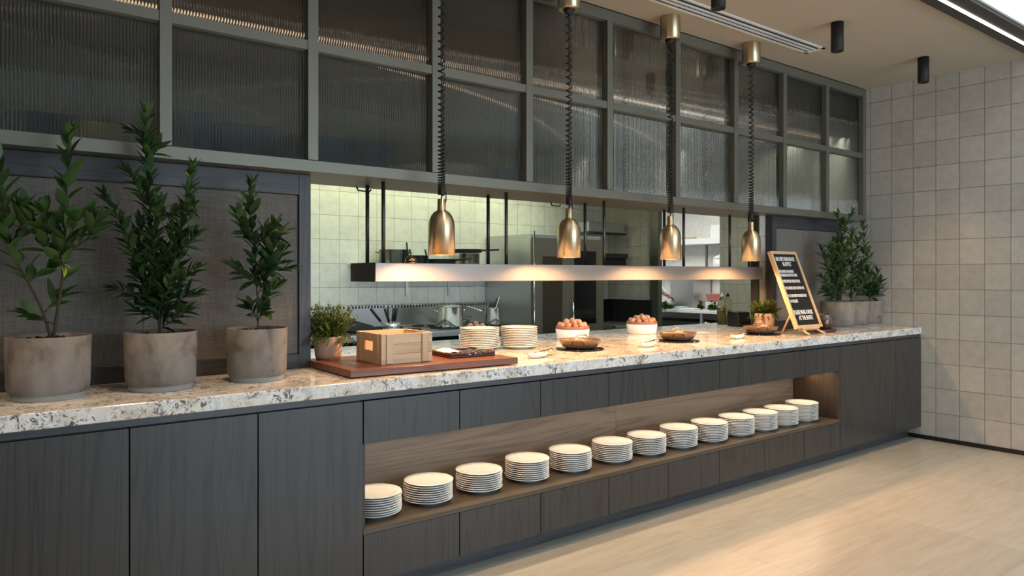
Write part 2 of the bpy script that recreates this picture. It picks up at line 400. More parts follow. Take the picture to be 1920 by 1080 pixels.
# ------------------------------------------------------------------ wall panels in front of the kitchen
def wall_panel(x0, x1, z0, z1, y, lab, joint=None):
    t = empty('wall_panel', ((x0+x1)/2, y+.03, z0), lab, 'panel'); cx = (x0+x1)/2; w = (x1-x0)/2; h = z1-z0
    fh = MB(); fh.box(-w+.06, w-.06, -.03, .03, 0, .07); fh.box(-w+.06, w-.06, -.03, .03, h-.10, h); fh.build('frame_rail', 'oak_frame_h', t, bevel=.0015)
    fv = MB(); fv.box(-w, -w+.06, -.03, .03, 0, h); fv.box(w-.06, w, -.03, .03, 0, h); fv.build('frame_stile', 'oak_frame', t, bevel=.0015)
    p = MB()
    xs = [-w+.064] + ([joint-cx-.001, joint-cx+.001] if joint else []) + [w-.064]
    for a, b in zip(xs[::2], xs[1::2]): p.box(a, b, -.018, .02, .074, h-.104)
    p.build('fabric_inset', 'fabric', t); return t
wall_panel(-2.2, 1.480, T+.001, 1.935, .60, 'wide grey fabric wall panel framed in dark oak behind the three left plants', .72)
wall_panel(5.50, 6.62, T+.001, 1.935, .60, 'grey fabric wall panel framed in dark oak behind the letter board', 6.0)

# ------------------------------------------------------------------ counter : worktop and cabinets
wt = MB(); wt.box(-3.5, XW-.001, 0, 1.5, T-.057, T)
o = wt.build('granite_worktop', 'granite', bevel=.004, seg=3); tag(o, 'long speckled granite worktop running the full length of the counter', 'worktop')
o = B(-3.5, XW-.002, .012, .05, T-.084, T-.0575).build('counter_rail', 'oak_h', bevel=.001); tag(o, 'dark oak rail running along under the granite worktop', 'rail')
o = B(-3.5, XW-.003, .108, .13, .001, .115).build('plinth', 'oak_h'); tag(o, 'recessed dark oak plinth along the foot of the counter at the floor', 'plinth')
DT = .893; G = .0022
def cab(x0, x1, lab, panels):
    t = empty('base_cabinet', ((x0+x1)/2, .2, .115), lab, 'cabinet', 'tall dark oak cabinets at the ends of the counter'); cx = (x0+x1)/2
    MB().box(x0+.004-cx, x1-.004-cx, -.178, .42, .001, DT-.115).build('body', 'black_matte', t)
    for a, b in panels: B(a+G-cx, b-G-cx, -.2, -.18, -.012, DT-.115-.002).build('door', 'oak', t, bevel=.001)
cab(-.9, .0931, 'wide dark oak cabinet below the leftmost plant, cut by the left picture edge', [(-.9, -.41), (-.41, .0931)])
cab(-1.9, -.9, 'dark oak cabinet beyond the left picture edge, farthest from the open shelf', [(-1.9, -1.4), (-1.4, -.9)])
cab(.0931, .551, 'dark oak cabinet door at the far left, under the largest clay pot', [(.0931, .551)])
cab(.551, 1.01, 'dark oak cabinet door below the middle of the three left plants', [(.551, 1.01)])
cab(1.01, 1.465, 'dark oak cabinet door just left of the open plate shelf', [(1.01, 1.465)])
cab(5.469, 6.381, 'wide dark oak cabinet just right of the open plate shelf', [(5.469, 6.381)])
cab(6.381, XW-.004, 'narrow dark oak cabinet at the right end against the tiled wall', [(6.381, XW-.006)])
# open shelf unit between
SX0, SX1, SZ, NZ, ND = 1.466, 5.468, .335, .705, .383
t = empty('open_shelf_unit', ((SX0+SX1)/2, .2, .115), 'long open shelf niche in the counter with dark oak fronts above and below', 'cabinet'); cx = (SX0+SX1)/2
def pl(mb, name, m, **k): return mb.build(name, m, t, loc=(-cx, -.2, -.115), **k)
pl(B(SX0, SX1, .001, ND, SZ-.022, SZ), 'shelf_board', 'oak_shelf')
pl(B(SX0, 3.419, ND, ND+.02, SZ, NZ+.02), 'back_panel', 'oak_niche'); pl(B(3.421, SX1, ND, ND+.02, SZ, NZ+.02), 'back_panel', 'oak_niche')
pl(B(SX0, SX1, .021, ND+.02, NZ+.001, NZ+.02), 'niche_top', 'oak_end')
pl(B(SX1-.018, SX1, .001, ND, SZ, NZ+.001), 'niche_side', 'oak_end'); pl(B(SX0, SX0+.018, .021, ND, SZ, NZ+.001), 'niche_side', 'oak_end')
pl(B(SX0, SX1, .022, .4, .115, SZ-.024), 'body', 'black_matte')
pl(B(SX0, SX1, .022, .4, NZ+.022, T-.09), 'body', 'black_matte')
FX = [1.466, 1.967, 2.470, 2.968, 3.470, 3.968, 4.471, 4.972, 5.468]
for a, b in zip(FX[:-1], FX[1:]):
    pl(B(a+G, b-G, 0, .02, NZ, DT-.002), 'drawer_front', 'oak', bevel=.001)
    pl(B(a+G, b-G, 0, .02, .103, SZ-.024), 'door', 'oak', bevel=.001)
pl(MB().lathe([(0, NZ-.006), (.016, NZ-.006), (.018, NZ), (.018, NZ+.004)], 16, (5.40, .20, 0)), 'downlight', 'spot_emit')
light('niche_strip_light', 'AREA', (3.47, .10, NZ-.004), 12, (1, .72, .46), 3.9, .03, (3.47, .14, 0))
B(SX0+.03, SX1-.03, .085, .115, NZ-.003, NZ+.0005).build('niche_light_profile', 'spot_emit', t, loc=(-cx, -.2, -.115))
light('niche_spot', 'SPOT', (5.40, .20, NZ-.012), .9, (1, .60, .28), .01, spot=2.4, target=(5.40, .2, 0))

# ------------------------------------------------------------------ pass shelf hung on rods
t = empty('pass_shelf', (3.55, .713, 1.404), 'long grey metal shelf hanging on pairs of rods above the pass', 'shelf')
sh = MB(); sh.box(1.822-3.55, 5.305-3.55, -.143, .143, 0, .099); so = sh.build('shelf_box', 'pass_metal', t, bevel=.002)
B(1.818-3.55, 1.8225-3.55, -.144, .144, -.001, .1).build('end_cap', 'pass_end', t); B(5.3045-3.55, 5.309-3.55, -.144, .144, -.001, .1).build('end_cap', 'pass_end', t)
for x in (1.894, 2.722, 3.551, 4.38, 5.20):
    for y in (.62-.713, .805-.713): MB().tube([(x-3.55, y, .0992), (x-3.55, y, 1.9368-1.404)], .0105, 12).build('rod', 'rod', t)

# ------------------------------------------------------------------ heat lamps
def heat_lamp(x, y, lab):
    t = empty('heat_lamp', (x, y, CZ), lab, 'lamp', 'brass heat lamps on coiled cords above the pass'); z = -CZ
    MB().lathe([(0, -.001), (.066, -.001), (.067, -.004), (.067, -.150), (.060, -.156), (.058, -.156), (0, -.153)], 40).build('canopy', 'brass', t)
    MB().lathe([(0, -.15), (.035, -.157), (.030, -.168), (.016, -.18), (.006, -.186), (0, -.186)], 24).build('cord_grip', 'black', t)
    sh = MB(); zb = 1.543+z
    prof = [(.0695, zb), (.0695, zb+.14)] + [(.0695*math.cos(a)**.85 if a < 1.5 else .0695*.12, zb+.14+.094*math.sin(a)) for a in (.2, .4, .6, .8, 1.0, 1.15, 1.28)]
    prof += [(.022, zb+.236), (.0215, zb+.288), (.018, zb+.290), (0, zb+.290)]
    inner = [(.0665, zb), (.0665, zb+.14), (.055, zb+.19), (.02, zb+.225), (0, zb+.225)]
    sh.lathe([(r, q) for r, q in inner[::-1]] + prof, 48); sh.build('shade', 'brass', t)
    MB().ball((0, 0, zb+.10), .035, 14, 8, (1, 1, 1.2)).build('bulb', 'lamp_inner', t)
    B(-.066, -.048, -.030, -.024, zb+.012, zb+.03).build('sticker', 'yellow_tag', t) if x < 3.5 else None
    c = MB(); top = -.18; bot = zb+.315; N = 46; pts = []
    for i in range(N*10+1):
        u = i/(N*10); zz = top + (bot-top)*(1-(1-u)**1.9) if False else top + (bot-top)*(1-(1-u)**2.0)
        a = 2*PI*N*u; r = .0165
        pts.append((r*math.cos(a), r*math.sin(a), zz))
    pts += [(0, 0, zb+.305), (0, 0, zb+.29)]
    c.tube(pts, .0042, 6); c.tube([(0, 0, top), (0, 0, bot)], .0015, 5); c.tube([(.012, 0, bot+.02), (.026, 0, bot+.01), (.028, 0, bot-.03), (.02, 0, bot-.05)], .003, 6)
    c.build('coiled_cord', 'black', t)
    light('heat_lamp_light', 'SPOT', (x, y, 1.559), 36, (1, .54, .25), .028, target=(x, y, 0), spot=2.86, blend=.35)
for x, lab in zip((2.076, 2.968, 3.884, 4.80), ('brass heat lamp nearest the camera, hanging above the pass bell', 'second brass heat lamp from the left, hanging in front of the combi oven', 'third brass heat lamp from the left, above the second egg bowl', 'brass heat lamp nearest the letter board, fourth from the left')):
    heat_lamp(x, .33, lab)

# ------------------------------------------------------------------ ceiling fittings
def downlight(x, y, lab):
    t = empty('ceiling_spotlight', (x, y, CZ), lab, 'light', 'black cylinder spotlights on the ceiling')
    MB().lathe([(0, 0), (.041, 0), (.041, -.198), (.036, -.20), (.034, -.19), (0, -.19)], 32).build('housing', 'black_matte', t)
    MB().lathe([(0, -.185), (.033, -.185), (.033, -.1895), (0, -.1895)], 24).build('lens', 'spot_emit' if False else 'black_gloss', t)
    light('spotlight_beam', 'SPOT', (x, y, CZ-.205), 80, (1, .65, .35), .035, target=(x, y, 0), spot=1.35, blend=1.0)
for x, lab in ((-.40, 'black cylinder spotlight on the ceiling, outside the picture at left'), (.92, 'black cylinder spotlight on the ceiling, above the left plants'), (2.235, 'black cylinder spotlight on the ceiling, above the nearest heat lamp'), (3.55, 'black cylinder spotlight cut by the top edge beside the air vent'), (4.869, 'black cylinder spotlight between the air vent and the light channel'), (6.19, 'black cylinder spotlight nearest the tiled wall')):
    downlight(x, -.30, lab)
t = empty('air_vent', (3.2, .125, CZ), 'long white slotted air vent in the ceiling', 'vent')
B(-2.4, 2.135, -.075, .075, -.004, 0).build('backing', 'black', t)
f = MB(); f.box(-2.4, 2.14, -.078, -.058, -.009, -.001); f.box(-2.4, 2.14, .058, .078, -.009, -.001); f.box(2.10, 2.14, -.078, .078, -.009, -.001); f.build('vent_frame', 'plastic_white', t)
for y in (-.0255, .0135): B(-2.4, 2.10, y-.0, y+.026-.012+.004, -.010, -.003).build('vent_blade', 'plastic_white', t)

# ------------------------------------------------------------------ plates
ordn = ['topmost', 'second', 'third', 'fourth', 'fifth', 'sixth', 'seventh', 'eighth', 'ninth', 'tenth', 'eleventh', 'twelfth', 'thirteenth']
PP = [(0, .006), (.060, .006), (.064, 0), (.069, 0), (.071, .006), (.096, .013), (.1185, .0195), (.1205, .0215), (.1190, .0232), (.096, .0175), (.072, .010), (0, .0095)]
plate0 = None
def stack(x, y, z, n, where, group, pitch=.0106, k=1.0):
    global plate0
    for i in range(n):
        lab = f'white round plate, {ordn[n-1-i]} {"" if i == n-1 else "from the top "}in the {where}'
        if plate0 is None:
            plate0 = MB().lathe(PP, 40).build('dinner_plate', 'porcelain'); p = plate0
        else: p = plate0.copy(); COL.objects.link(p)
        j = .003 if i == n-1 or R.random() < .2 else .0015
        p.location = (x+R.uniform(-j, j), y+R.uniform(-j, j), z+i*pitch+.0005); p.scale = (k, k, 1)
        tag(p, lab, 'plate', group)
ST = [(1.610, .165), (1.905, .185), (2.215, .19), (2.534, .19), (2.852, .19), (3.187, .19), (3.485, .185), (3.785, .18), (4.085, .165), (4.385, .165), (4.665, .165), (4.935, .165), (5.207, .165)]
NP = [9, 9, 9, 10, 10, 10, 10, 11, 11, 11, 11, 11, 12]
for k, ((x, y), n) in enumerate(zip(ST, NP)):
    w = 'leftmost shelf stack' if k == 0 else 'rightmost shelf stack' if k == 12 else f'{ordn[k]} shelf stack from the left'
    stack(x, y, SZ, n, w, 'white plates stacked on the open shelf')
stack(2.654, .80, T, 12, 'near counter stack beside the cutlery tray', 'white plates stacked on the worktop', .0104, 1.02)
stack(2.90, .72, T, 12, 'counter stack left of the first pan', 'white plates stacked on the worktop', .0104, .97)

# ------------------------------------------------------------------ potted bay plants
def plant(x, y, br, r, h, lab, seed, mleaf, L, wd, sp, stemr=.0045, yellow=False, rot0=0, group='clay pots of young bay trees on the worktop', spread=1.0, first=.12, upr=.55):
    rr = random.Random(seed)
    t = empty('potted_bay_tree', (x, y, T+.0005), lab, 'plant', group)
    MB().lathe([(0, 0), (r*.86, 0), (r*.87, .02), (r*.93, .027), (r*.965, .045), (r, h), (r*.93, h), (r*.91, h-.03), (0, h-.03)], 48).build('pot', 'clay', t)
    MB().lathe([(r*.872, .0005), (r*.885, .020), (r*.86, .0225)], 48).build('pot_foot', 'clay_foot', t)
    s = MB(); prof = [(0, h-.008), (r*.4, h-.012), (r*.9, h-.022), (r*.9, h-.03), (0, h-.03)]; s.lathe(prof, 24)
    for i in range(60): a = rr.uniform(0, 6.28); q = r*.85*math.sqrt(rr.random()); s.ball((q*math.cos(a), q*math.sin(a), h-.014), rr.uniform(.003, .008), 6, 4)
    s.build('soil', 'soil', t)
    rx, ry = .788, -.6157; fx, fy = .6157, .788
    stem = MB(); fo = MB(); k = rr.uniform(0, 6)
    for bi, b in enumerate(br):
        dj = rr.uniform(-.07, .07) if bi else 0
        P3 = []; n = len(b)
        for i, (u, z) in enumerate(b):
            d = dj*(i/(n-1))*spread
            P3.append(Vector((rx*u+fx*d, ry*u+fy*d, max(z, h-.02))))
        low = bi == 0 or b[0][1] < h+.012
        if low: P3[0] = Vector((rx*b[0][0]*.6, ry*b[0][0]*.6, h-.02))
        else:
            zt = min(b[0][1], b[1][1]-.01); best = min(main, key=lambda q: abs(q.z-zt)+.5*abs(q.x-P3[0].x)) if bi else None
            P3[0] = best.copy()
        # resample smoothly
        pts = []
        for i in range(len(P3)-1):
            p0 = P3[max(i-1, 0)]; p1 = P3[i]; p2 = P3[i+1]; p3 = P3[min(i+2, len(P3)-1)]
            for q in range(6):
                u = q/6; pts.append(.5*((2*p1)+(p2-p0)*u+(2*p0-5*p1+4*p2-p3)*u*u+(3*p1-p0-3*p2+p3)*u**3))
        pts.append(P3[-1]); m = len(pts)
        if bi == 0: main = list(pts)
        elif low: main += pts
        r0 = stemr if low else stemr*.6
        stem.tube(pts, [r0*(1-.75*i/m) for i in range(m)], 6)
        # leaves along the branch
        tot = sum((pts[i+1]-pts[i]).length for i in range(m-1)); dist = 0; nxt = .10*tot if b[0][1] > h+.12 else first*tot
        for i in range(m-1):
            seg = (pts[i+1]-pts[i]); dist += seg.length
            while dist > nxt:
                f = nxt/tot; dirv = seg.normalized(); k += 2.4+rr.uniform(-.3, .3)
                a = dirv.cross(Vector((1, .3, 0))).normalized(); c2 = dirv.cross(a)
                out = a*math.cos(k)+c2*math.sin(k)
                up = upr+.75*f; ld = (dirv*up + out*(1.0 if f < .9 else .6) + Vector((0, 0, .25))).normalized()
                l = L*rr.uniform(.72, 1.12)*(1-.25*max(0, f-.85)/.15)
                if x+pts[i].x+ld.x*l > XW-.05: nxt += sp; continue
                fo.leaf(pts[i]+seg*rr.random(), ld, l, wd*rr.uniform(.8, 1.15), rr.uniform(.05, .30), rr.uniform(-.7, .7))
                nxt += sp*rr.uniform(.7, 1.3)
        dirv = (pts[-1]-pts[-3]).normalized()
        for q in range(4):
            a = Vector((math.cos(q*1.57+k), math.sin(q*1.57+k), 0))
            if x+pts[-1].x+(dirv+a*.45).x*L > XW-.04: continue
            fo.leaf(pts[-1], dirv+a*.45, L*rr.uniform(.55, .9), wd*.8, .08, rr.uniform(-.5, .5))
    stem.build('stems', 'bark', t); fo.build('foliage', mleaf, t)
    if yellow:
        g = MB(); g.leaf((rx*.05, ry*.05, .50), (rx*.35, ry*.35, -.9), .05, .03); g.leaf((rx*.05, ry*.05, .50), (rx*.9, ry*.6, -.3), .035, .025); plabel(g.build('yellow_leaf', 'yellow', t), 'yellowed leaf low on the stem')
    return t
p1 = [[(0.025, 0.23), (0.049, 0.433), (0.055, 0.529), (0.065, 0.694), (0.071, 0.839), (0.079, 0.97)], [(0.055, 0.529), (0.155, 0.598), (0.196, 0.656)], [(0.045, 0.501), (-0.004, 0.55), (-0.056, 0.656)], [(0.016, 0.24), (-0.014, 0.316), (-0.066, 0.433), (-0.124, 0.55), (-0.144, 0.694), (-0.155, 0.821), (-0.179, 0.914)], [(-0.014, 0.316), (0.01, 0.37)], [(0.019, 0.27), (-0.046, 0.31)], [(-0.066, 0.433), (-0.022, 0.481)], [(0.055, 0.491), (0.019, 0.612), (-0.012, 0.692)], [(0.065, 0.652), (0.109, 0.692)], [(0.06, 0.56), (0.10, 0.62), (0.12, 0.66)], [(-0.124, .55), (-.16, .62), (-.20, .68)], [(-.124, .55), (-.10, .64), (-.09, .70)]]
p2 = [[(-0.006, 0.232), (-0.028, 0.468), (-0.045, 0.738), (-0.056, 0.928), (-0.056, 1.11)], [(-0.011, 0.288), (-0.073, 0.468), (-0.14, 0.658), (-0.194, 0.774)], [(-0.006, 0.256), (0.039, 0.513), (0.084, 0.682), (0.106, 0.816), (0.117, 0.897)], [(0.017, 0.299), (0.061, 0.401), (0.152, 0.482)], [(-0.011, 0.299), (-0.063, 0.355), (-0.177, 0.401)], [(-0.028, 0.468), (-0.017, 0.602), (0.017, 0.738)], [(-0.006, 0.256), (0.05, 0.277), (0.107, 0.31)], [(-0.011, 0.267), (-0.058, 0.299), (-0.106, 0.321)], [(-0.004, 0.277), (0.035, 0.396), (0.061, 0.58)], [(-0.015, 0.277), (-0.086, 0.407), (-0.134, 0.494)], [(-0.006, 0.277), (0.006, 0.45), (0.035, 0.645)], [(-0.058, 0.364), (-0.102, 0.537), (-0.112, 0.668)], [(-0.045, 0.738), (-0.086, 0.818), (-0.102, 0.863)], [(0.039, 0.513), (0.093, 0.58), (0.131, 0.625)], [(0.084, 0.682), (0.136, 0.72), (0.154, 0.744)], [(-0.006, 0.277), (0.082, 0.364), (0.126, 0.386)], [(-0.056, 0.928), (-0.036, 0.948), (-0.012, 0.971)], [(-0.056, 1.0), (-0.076, 1.025), (-0.096, 1.036)], [(-.006, .28), (-.03, .40), (-.05, .56)], [(0, .28), (.02, .36), (.09, .46)]]
p3 = [[(0.01, 0.234), (0.0, 0.398), (-0.009, 0.572), (-0.03, 0.745), (-0.025, 0.85)], [(0.015, 0.293), (0.05, 0.485), (0.071, 0.597), (0.083, 0.664)], [(0.043, 0.45), (0.117, 0.49)], [(-0.004, 0.468), (-0.056, 0.45), (-0.102, 0.49)], [(-0.004, 0.25), (-0.05, 0.318)], [(0.015, 0.297), (0.082, 0.397)], [(-0.009, 0.614), (-0.046, 0.651), (-0.06, 0.711)], [(0.071, 0.597), (0.113, 0.637), (0.12, 0.65)], [(0.01, 0.356), (0.043, 0.497), (0.024, 0.641)], [(0.005, 0.262), (0.054, 0.302)], [(0, .45), (.06, .50), (.09, .56)]]
p4 = [[(-0.022, 0.217), (0.023, 0.642), (0.064, 0.861), (0.123, 0.98)], [(-0.022, 0.349), (-0.1, 0.564), (-0.125, 0.676)], [(-0.022, 0.258), (-0.114, 0.395), (-0.165, 0.444)], [(0.0, 0.395), (0.046, 0.532), (0.105, 0.649)], [(0.046, 0.831), (0.004, 0.962)], [(-0.013, 0.258), (0.069, 0.349), (0.105, 0.421)], [(-0.013, 0.349), (-0.045, 0.623), (-0.032, 0.74)], [(-0.013, 0.304), (-0.068, 0.281), (-0.104, 0.339)], [(0.014, 0.578), (-0.059, 0.649), (-0.07, 0.695)], [(-0.013, 0.304), (0.032, 0.441), (0.078, 0.532)], [(-0.022, 0.281), (-0.127, 0.327)], [(0.023, 0.642), (0.082, 0.74), (0.105, 0.822)], [(0, .45), (.03, .6), (.02, .75)]]
p5 = [[(-0.017, 0.226), (0.002, 0.535), (-0.007, 0.776)], [(0.002, 0.345), (0.059, 0.421), (0.097, 0.706), (0.078, 0.90)], [(-0.012, 0.25), (-0.112, 0.364)], [(-0.012, 0.274), (-0.059, 0.44), (-0.083, 0.583)], [(-0.002, 0.297), (0.083, 0.345), (0.124, 0.42)], [(-0.007, 0.535), (-0.059, 0.678)], [(0.074, 0.535), (0.135, 0.583), (0.145, 0.658)], [(-0.012, 0.25), (0.074, 0.297)], [(0.002, 0.535), (0.045, 0.658), (0.055, 0.753)]]
p6 = [[(0.03, 0.231), (0.025, 0.372), (0.006, 0.50)], [(0.025, 0.27), (0.132, 0.352), (0.18, 0.352)], [(0.025, 0.27), (0.079, 0.391), (0.103, 0.483)], [(0.02, 0.246), (-0.066, 0.328), (-0.11, 0.367)], [(0.02, 0.294), (-0.042, 0.44), (-0.052, 0.478)], [(0.025, 0.246), (0.127, 0.285), (0.16, 0.319)], [(.02, .25), (.06, .30), (.12, .40)], [(.02, .25), (-.02, .36), (-.08, .42)]]
plant(.342, .345, p1, .141, .232, 'tall bay plant with large light green leaves in the leftmost clay pot', 3, 'leaf_bright', .104, .043, .0215, .006, True, first=.32, upr=.8)
plant(.727, .32, p2, .136, .232, 'bushy dark bay tree, tallest of the three on the left counter', 4, 'leaf_dark', .080, .026, .0085, .005, first=.10)
plant(1.121, .336, p3, .129, .228, 'small slim bay plant in the clay pot nearest the kitchen opening', 5, 'leaf_dark', .096, .034, .0130, .004, first=.3, upr=.7)
plant(6.07, .345, p4, .137, .232, 'tall bushy bay tree in the clay pot behind the jar at right', 6, 'leaf_far', .092, .023, .0095, .005)
plant(6.40, .385, p5, .134, .232, 'slim bay tree in the middle of the three right clay pots', 7, 'leaf_far', .092, .023, .0105, .005, spread=.5)
plant(6.695, .40, p6, .128, .228, 'low bay plant in the clay pot nearest the tiled wall', 8, 'leaf_dark', .098, .030, .0100, .005, spread=.3)

# ------------------------------------------------------------------ pots of herbs
def herb(x, y, z, r, h, fh, fr_, lab, seed, m='terracotta'):
    rr = random.Random(seed); t = empty('potted_herb', (x, y, z), lab, 'plant', 'pots of fine green herbs')
    MB().lathe([(0, 0), (r*.80, 0), (r*.9, .02), (r, h), (r*.92, h), (r*.9, h-.02), (0, h-.02)], 36).build('pot', m, t)
    MB().lathe([(0, h-.012), (r*.9, h-.016), (r*.9, h-.02), (0, h-.02)], 20).build('soil', 'soil', t)
    s = MB(); f = MB()
    for i in range(230):
        a = rr.uniform(0, 2*PI); q = r*.75*math.sqrt(rr.random()); lean = rr.uniform(.1, 1)**1.0*fr_
        p0 = Vector((q*math.cos(a), q*math.sin(a), h-.015)); b = a+rr.uniform(-.8, .8)
        hh = fh*rr.uniform(.45, 1)*(1-.35*(lean/fr_)**2); droop = rr.random() < .25
        p2 = p0+Vector((lean*math.cos(b), lean*math.sin(b), hh*(.15 if droop else 1)-(.04 if droop else 0))); p1 = p0+Vector((lean*.35*math.cos(b), lean*.35*math.sin(b), hh*.6))
        pts = [p0*(1-u)**2+p1*2*u*(1-u)+p2*u*u for u in (0, .25, .5, .75, 1)]
        s.tube(pts, .0007, 3, False)
        for u in [j/15 for j in range(3, 16)]:
            p = p0*(1-u)**2+p1*2*u*(1-u)+p2*u*u
            for _ in range(2): f.leaf(p, (rr.uniform(-1, 1), rr.uniform(-1, 1), rr.uniform(-.2, 1)), rr.uniform(.011, .020), .007, .1)
    s.build('stems', 'bark', t); f.build('foliage', 'herb', t)
    return t
herb(1.572, .60, T+.0372, .073, .115, .185, .115, 'bushy green herb in a clay pot on the red wooden board', 11)
herb(5.315, .555, T+.0005, .082, .15, .13, .09, 'green herb in a terracotta pot under the last heat lamp', 12)

# ------------------------------------------------------------------ serving board, crate, tray
t = empty('serving_board', (1.452, .098, T+.0005), 'thick red brown wooden board under the crate on the worktop', 'board', rz=-math.radians(2.5))
B(0, .915, 0, .575, .004, .036).build('board_slab', 'mahogany', t, bevel=.003)
for x, y in ((.05, .05), (.86, .05), (.05, .52), (.86, .52)): MB().lathe([(0, 0), (.012, 0), (.012, .0045), (0, .0045)], 12, (x, y, 0)).build('foot', 'black', t)
BZ = T+.0372
t = empty('wooden_crate', (1.800, .335, BZ), 'small pale slatted wooden crate with a hand hole, standing on the red board', 'crate', rz=-.03)
w, d, h, th = .137, .14, .143, .009
for z0, z1 in ((0, .046), (.048, .094), (.096, h)):
    B(-w, w, -d, -d+th, z0, z1).build('front_slat', 'pine', t, bevel=.0012)
    B(-w, w, d-th, d, z0, z1).build('back_slat', 'pine', t, bevel=.0012)
    if z0 > 0: continue
MBs = MB()
for sx in (-1, 1):
    e = MB(); xa, xb = sorted((sx*w, sx*(w-th)))
    e.box(xa, xb, -d+th, d-th, 0, .060); e.box(xa, xb, -d+th, d-th, .104, h); e.box(xa, xb, -d+th, -.045, .060, .104); e.box(xa, xb, .045, d-th, .060, .104)
    e.build('end_board', 'pine_v', t, bevel=.001)
    for yy in (-.095, .095): xa, xb = sorted((sx*w, sx*(w+.006))); B(xa, xb, yy-.012, yy+.012, 0, h).build('end_batten', 'pine_v', t, bevel=.001)
    B(sx*.095-.017, sx*.095+.017, -d-.007, -d, .003, h-.003).build('front_batten', 'pine_v', t, bevel=.001)
B(-w+th, w-th, -d+th, d-th, 0, .006).build('crate_bottom', 'pine', t)
t = empty('cutlery_tray', (2.205, .33, BZ), 'low red brown tray of cutlery at the right end of the wooden board', 'tray', rz=-.06)
tr = MB(); tr.box(-.135, .135, -.115, .115, 0, .012); tr.box(-.135, .135, -.115, -.103, .012, .024); tr.box(-.135, .135, .103, .115, .012, .024); tr.box(-.135, -.123, -.103, .103, .012, .024); tr.box(.123, .135, -.103, .103, .012, .024)
tr.build('tray_body', 'trivet_wood', t, bevel=.004)
n = MB()
for i in range(9):
    for j in range(9): n.v.append((-.11+.014*i, -.005+.012*j, .014+.018*math.exp(-((i-3)**2+(j-5)**2)/9)+.003*math.sin(i*1.7+j)))
n.f = [(i*9+j, (i+1)*9+j, (i+1)*9+j+1, i*9+j+1) for i in range(8) for j in range(8)]; n.sm = [True]*64
nap = n.build('folded_napkin', 'cloth', loc=(2.205, .34, BZ+.0006), rot=(0, 0, -.06)); sm = nap.modifiers.new('t', 'SOLIDIFY'); sm.thickness = .004; sm.offset = 1
tag(nap, 'crumpled white napkin on the left half of the cutlery tray', 'napkin')
def cutlery(kind):
    m = MB()
    if kind == 'fork':
        m.box(-.06, .02, -.004, .004, 0, .0025); m.box(.02, .045, -.011, .011, 0, .0025)
        for y in (-.0095, -.0035, .0025, .0085): m.box(.045, .085, y-.0012, y+.0016, 0, .002)
    elif kind == 'spoon': m.box(-.07, .035, -.004, .004, 0, .0025); m.ball((.06, 0, .004), .024, 12, 6, (1.15, .75, .15))
    return m
f0 = None
for i in range(12):
    k = 'fork' if i % 2 == 0 else 'spoon'
    o = cutlery(k).build(k, 'steel_shiny', bevel=.0005); o.location = (2.175+.0125*i, .265+.006*(i % 3), BZ+.0135+.0028*(i//2 % 3)); o.rotation_euler = (0, 0, 1.3+R.uniform(-.12, .12))
    tag(o, f'steel {k} lying in the red brown cutlery tray', 'cutlery', f'steel {k}s on the cutlery tray')

# ------------------------------------------------------------------ egg bowls
egg0 = None
def egg_bowl(x, y, lab, where, r=.118, h=.07):
    global egg0
    t = empty('egg_bowl', (x, y, T+.0005), lab, 'bowl', 'round white bowls of brown eggs')
    MB().lathe([(0, 0), (r*.9, 0), (r*.93, .005), (r, h), (r*.95, h), (r*.9, .01), (0, .008)], 48).build('bowl_body', 'porcelain', t)
    MB().lathe([(r*.955, h-.005), (r*.985, h+.019), (r*.955, h+.019), (r*.93, h-.005)], 48, close=True).build('liner', 'copper_liner', t)
    MB().lathe([(0, h-.008), (r*.90, h-.008), (r*.90, h-.013), (0, h-.013)], 30).build('tray_insert', 'copper_liner', t)
    k = 0
    pts = [(0, 0, .035)] + [(.048*math.cos(a*PI/3), .048*math.sin(a*PI/3), .022) for a in range(6)] + [(.088*math.cos(a*PI/5.5+.2), .088*math.sin(a*PI/5.5+.2), .0) for a in range(11)]
    for px, py, pz in pts:
        if egg0 is None: egg0 = MB().ball((0, 0, 0), .0215, 16, 10, (1, 1, 1.22), .08).build('egg', 'egg'); e = egg0
        else: e = egg0.copy(); COL.objects.link(e)
        e.location = (x+px+R.uniform(-.003, .003), y+py+R.uniform(-.003, .003), T+h+pz+R.uniform(.020, .026)); e.rotation_euler = (R.uniform(-.6, .6), R.uniform(-.6, .6), 0)
        tag(e, f'brown egg in the {where}', 'egg', f'brown eggs in the {where}')
egg_bowl(2.84, 1.10, 'white bowl of brown eggs half hidden behind the plate stacks', 'white bowl behind the plate stacks')
egg_bowl(3.60, .985, 'white bowl of brown eggs behind the first bronze pan', 'white bowl behind the first bronze pan', .122, .076)
egg_bowl(4.40, 1.05, 'white bowl of brown eggs standing left of the second bronze pan', 'white bowl left of the second bronze pan', .122, .076)

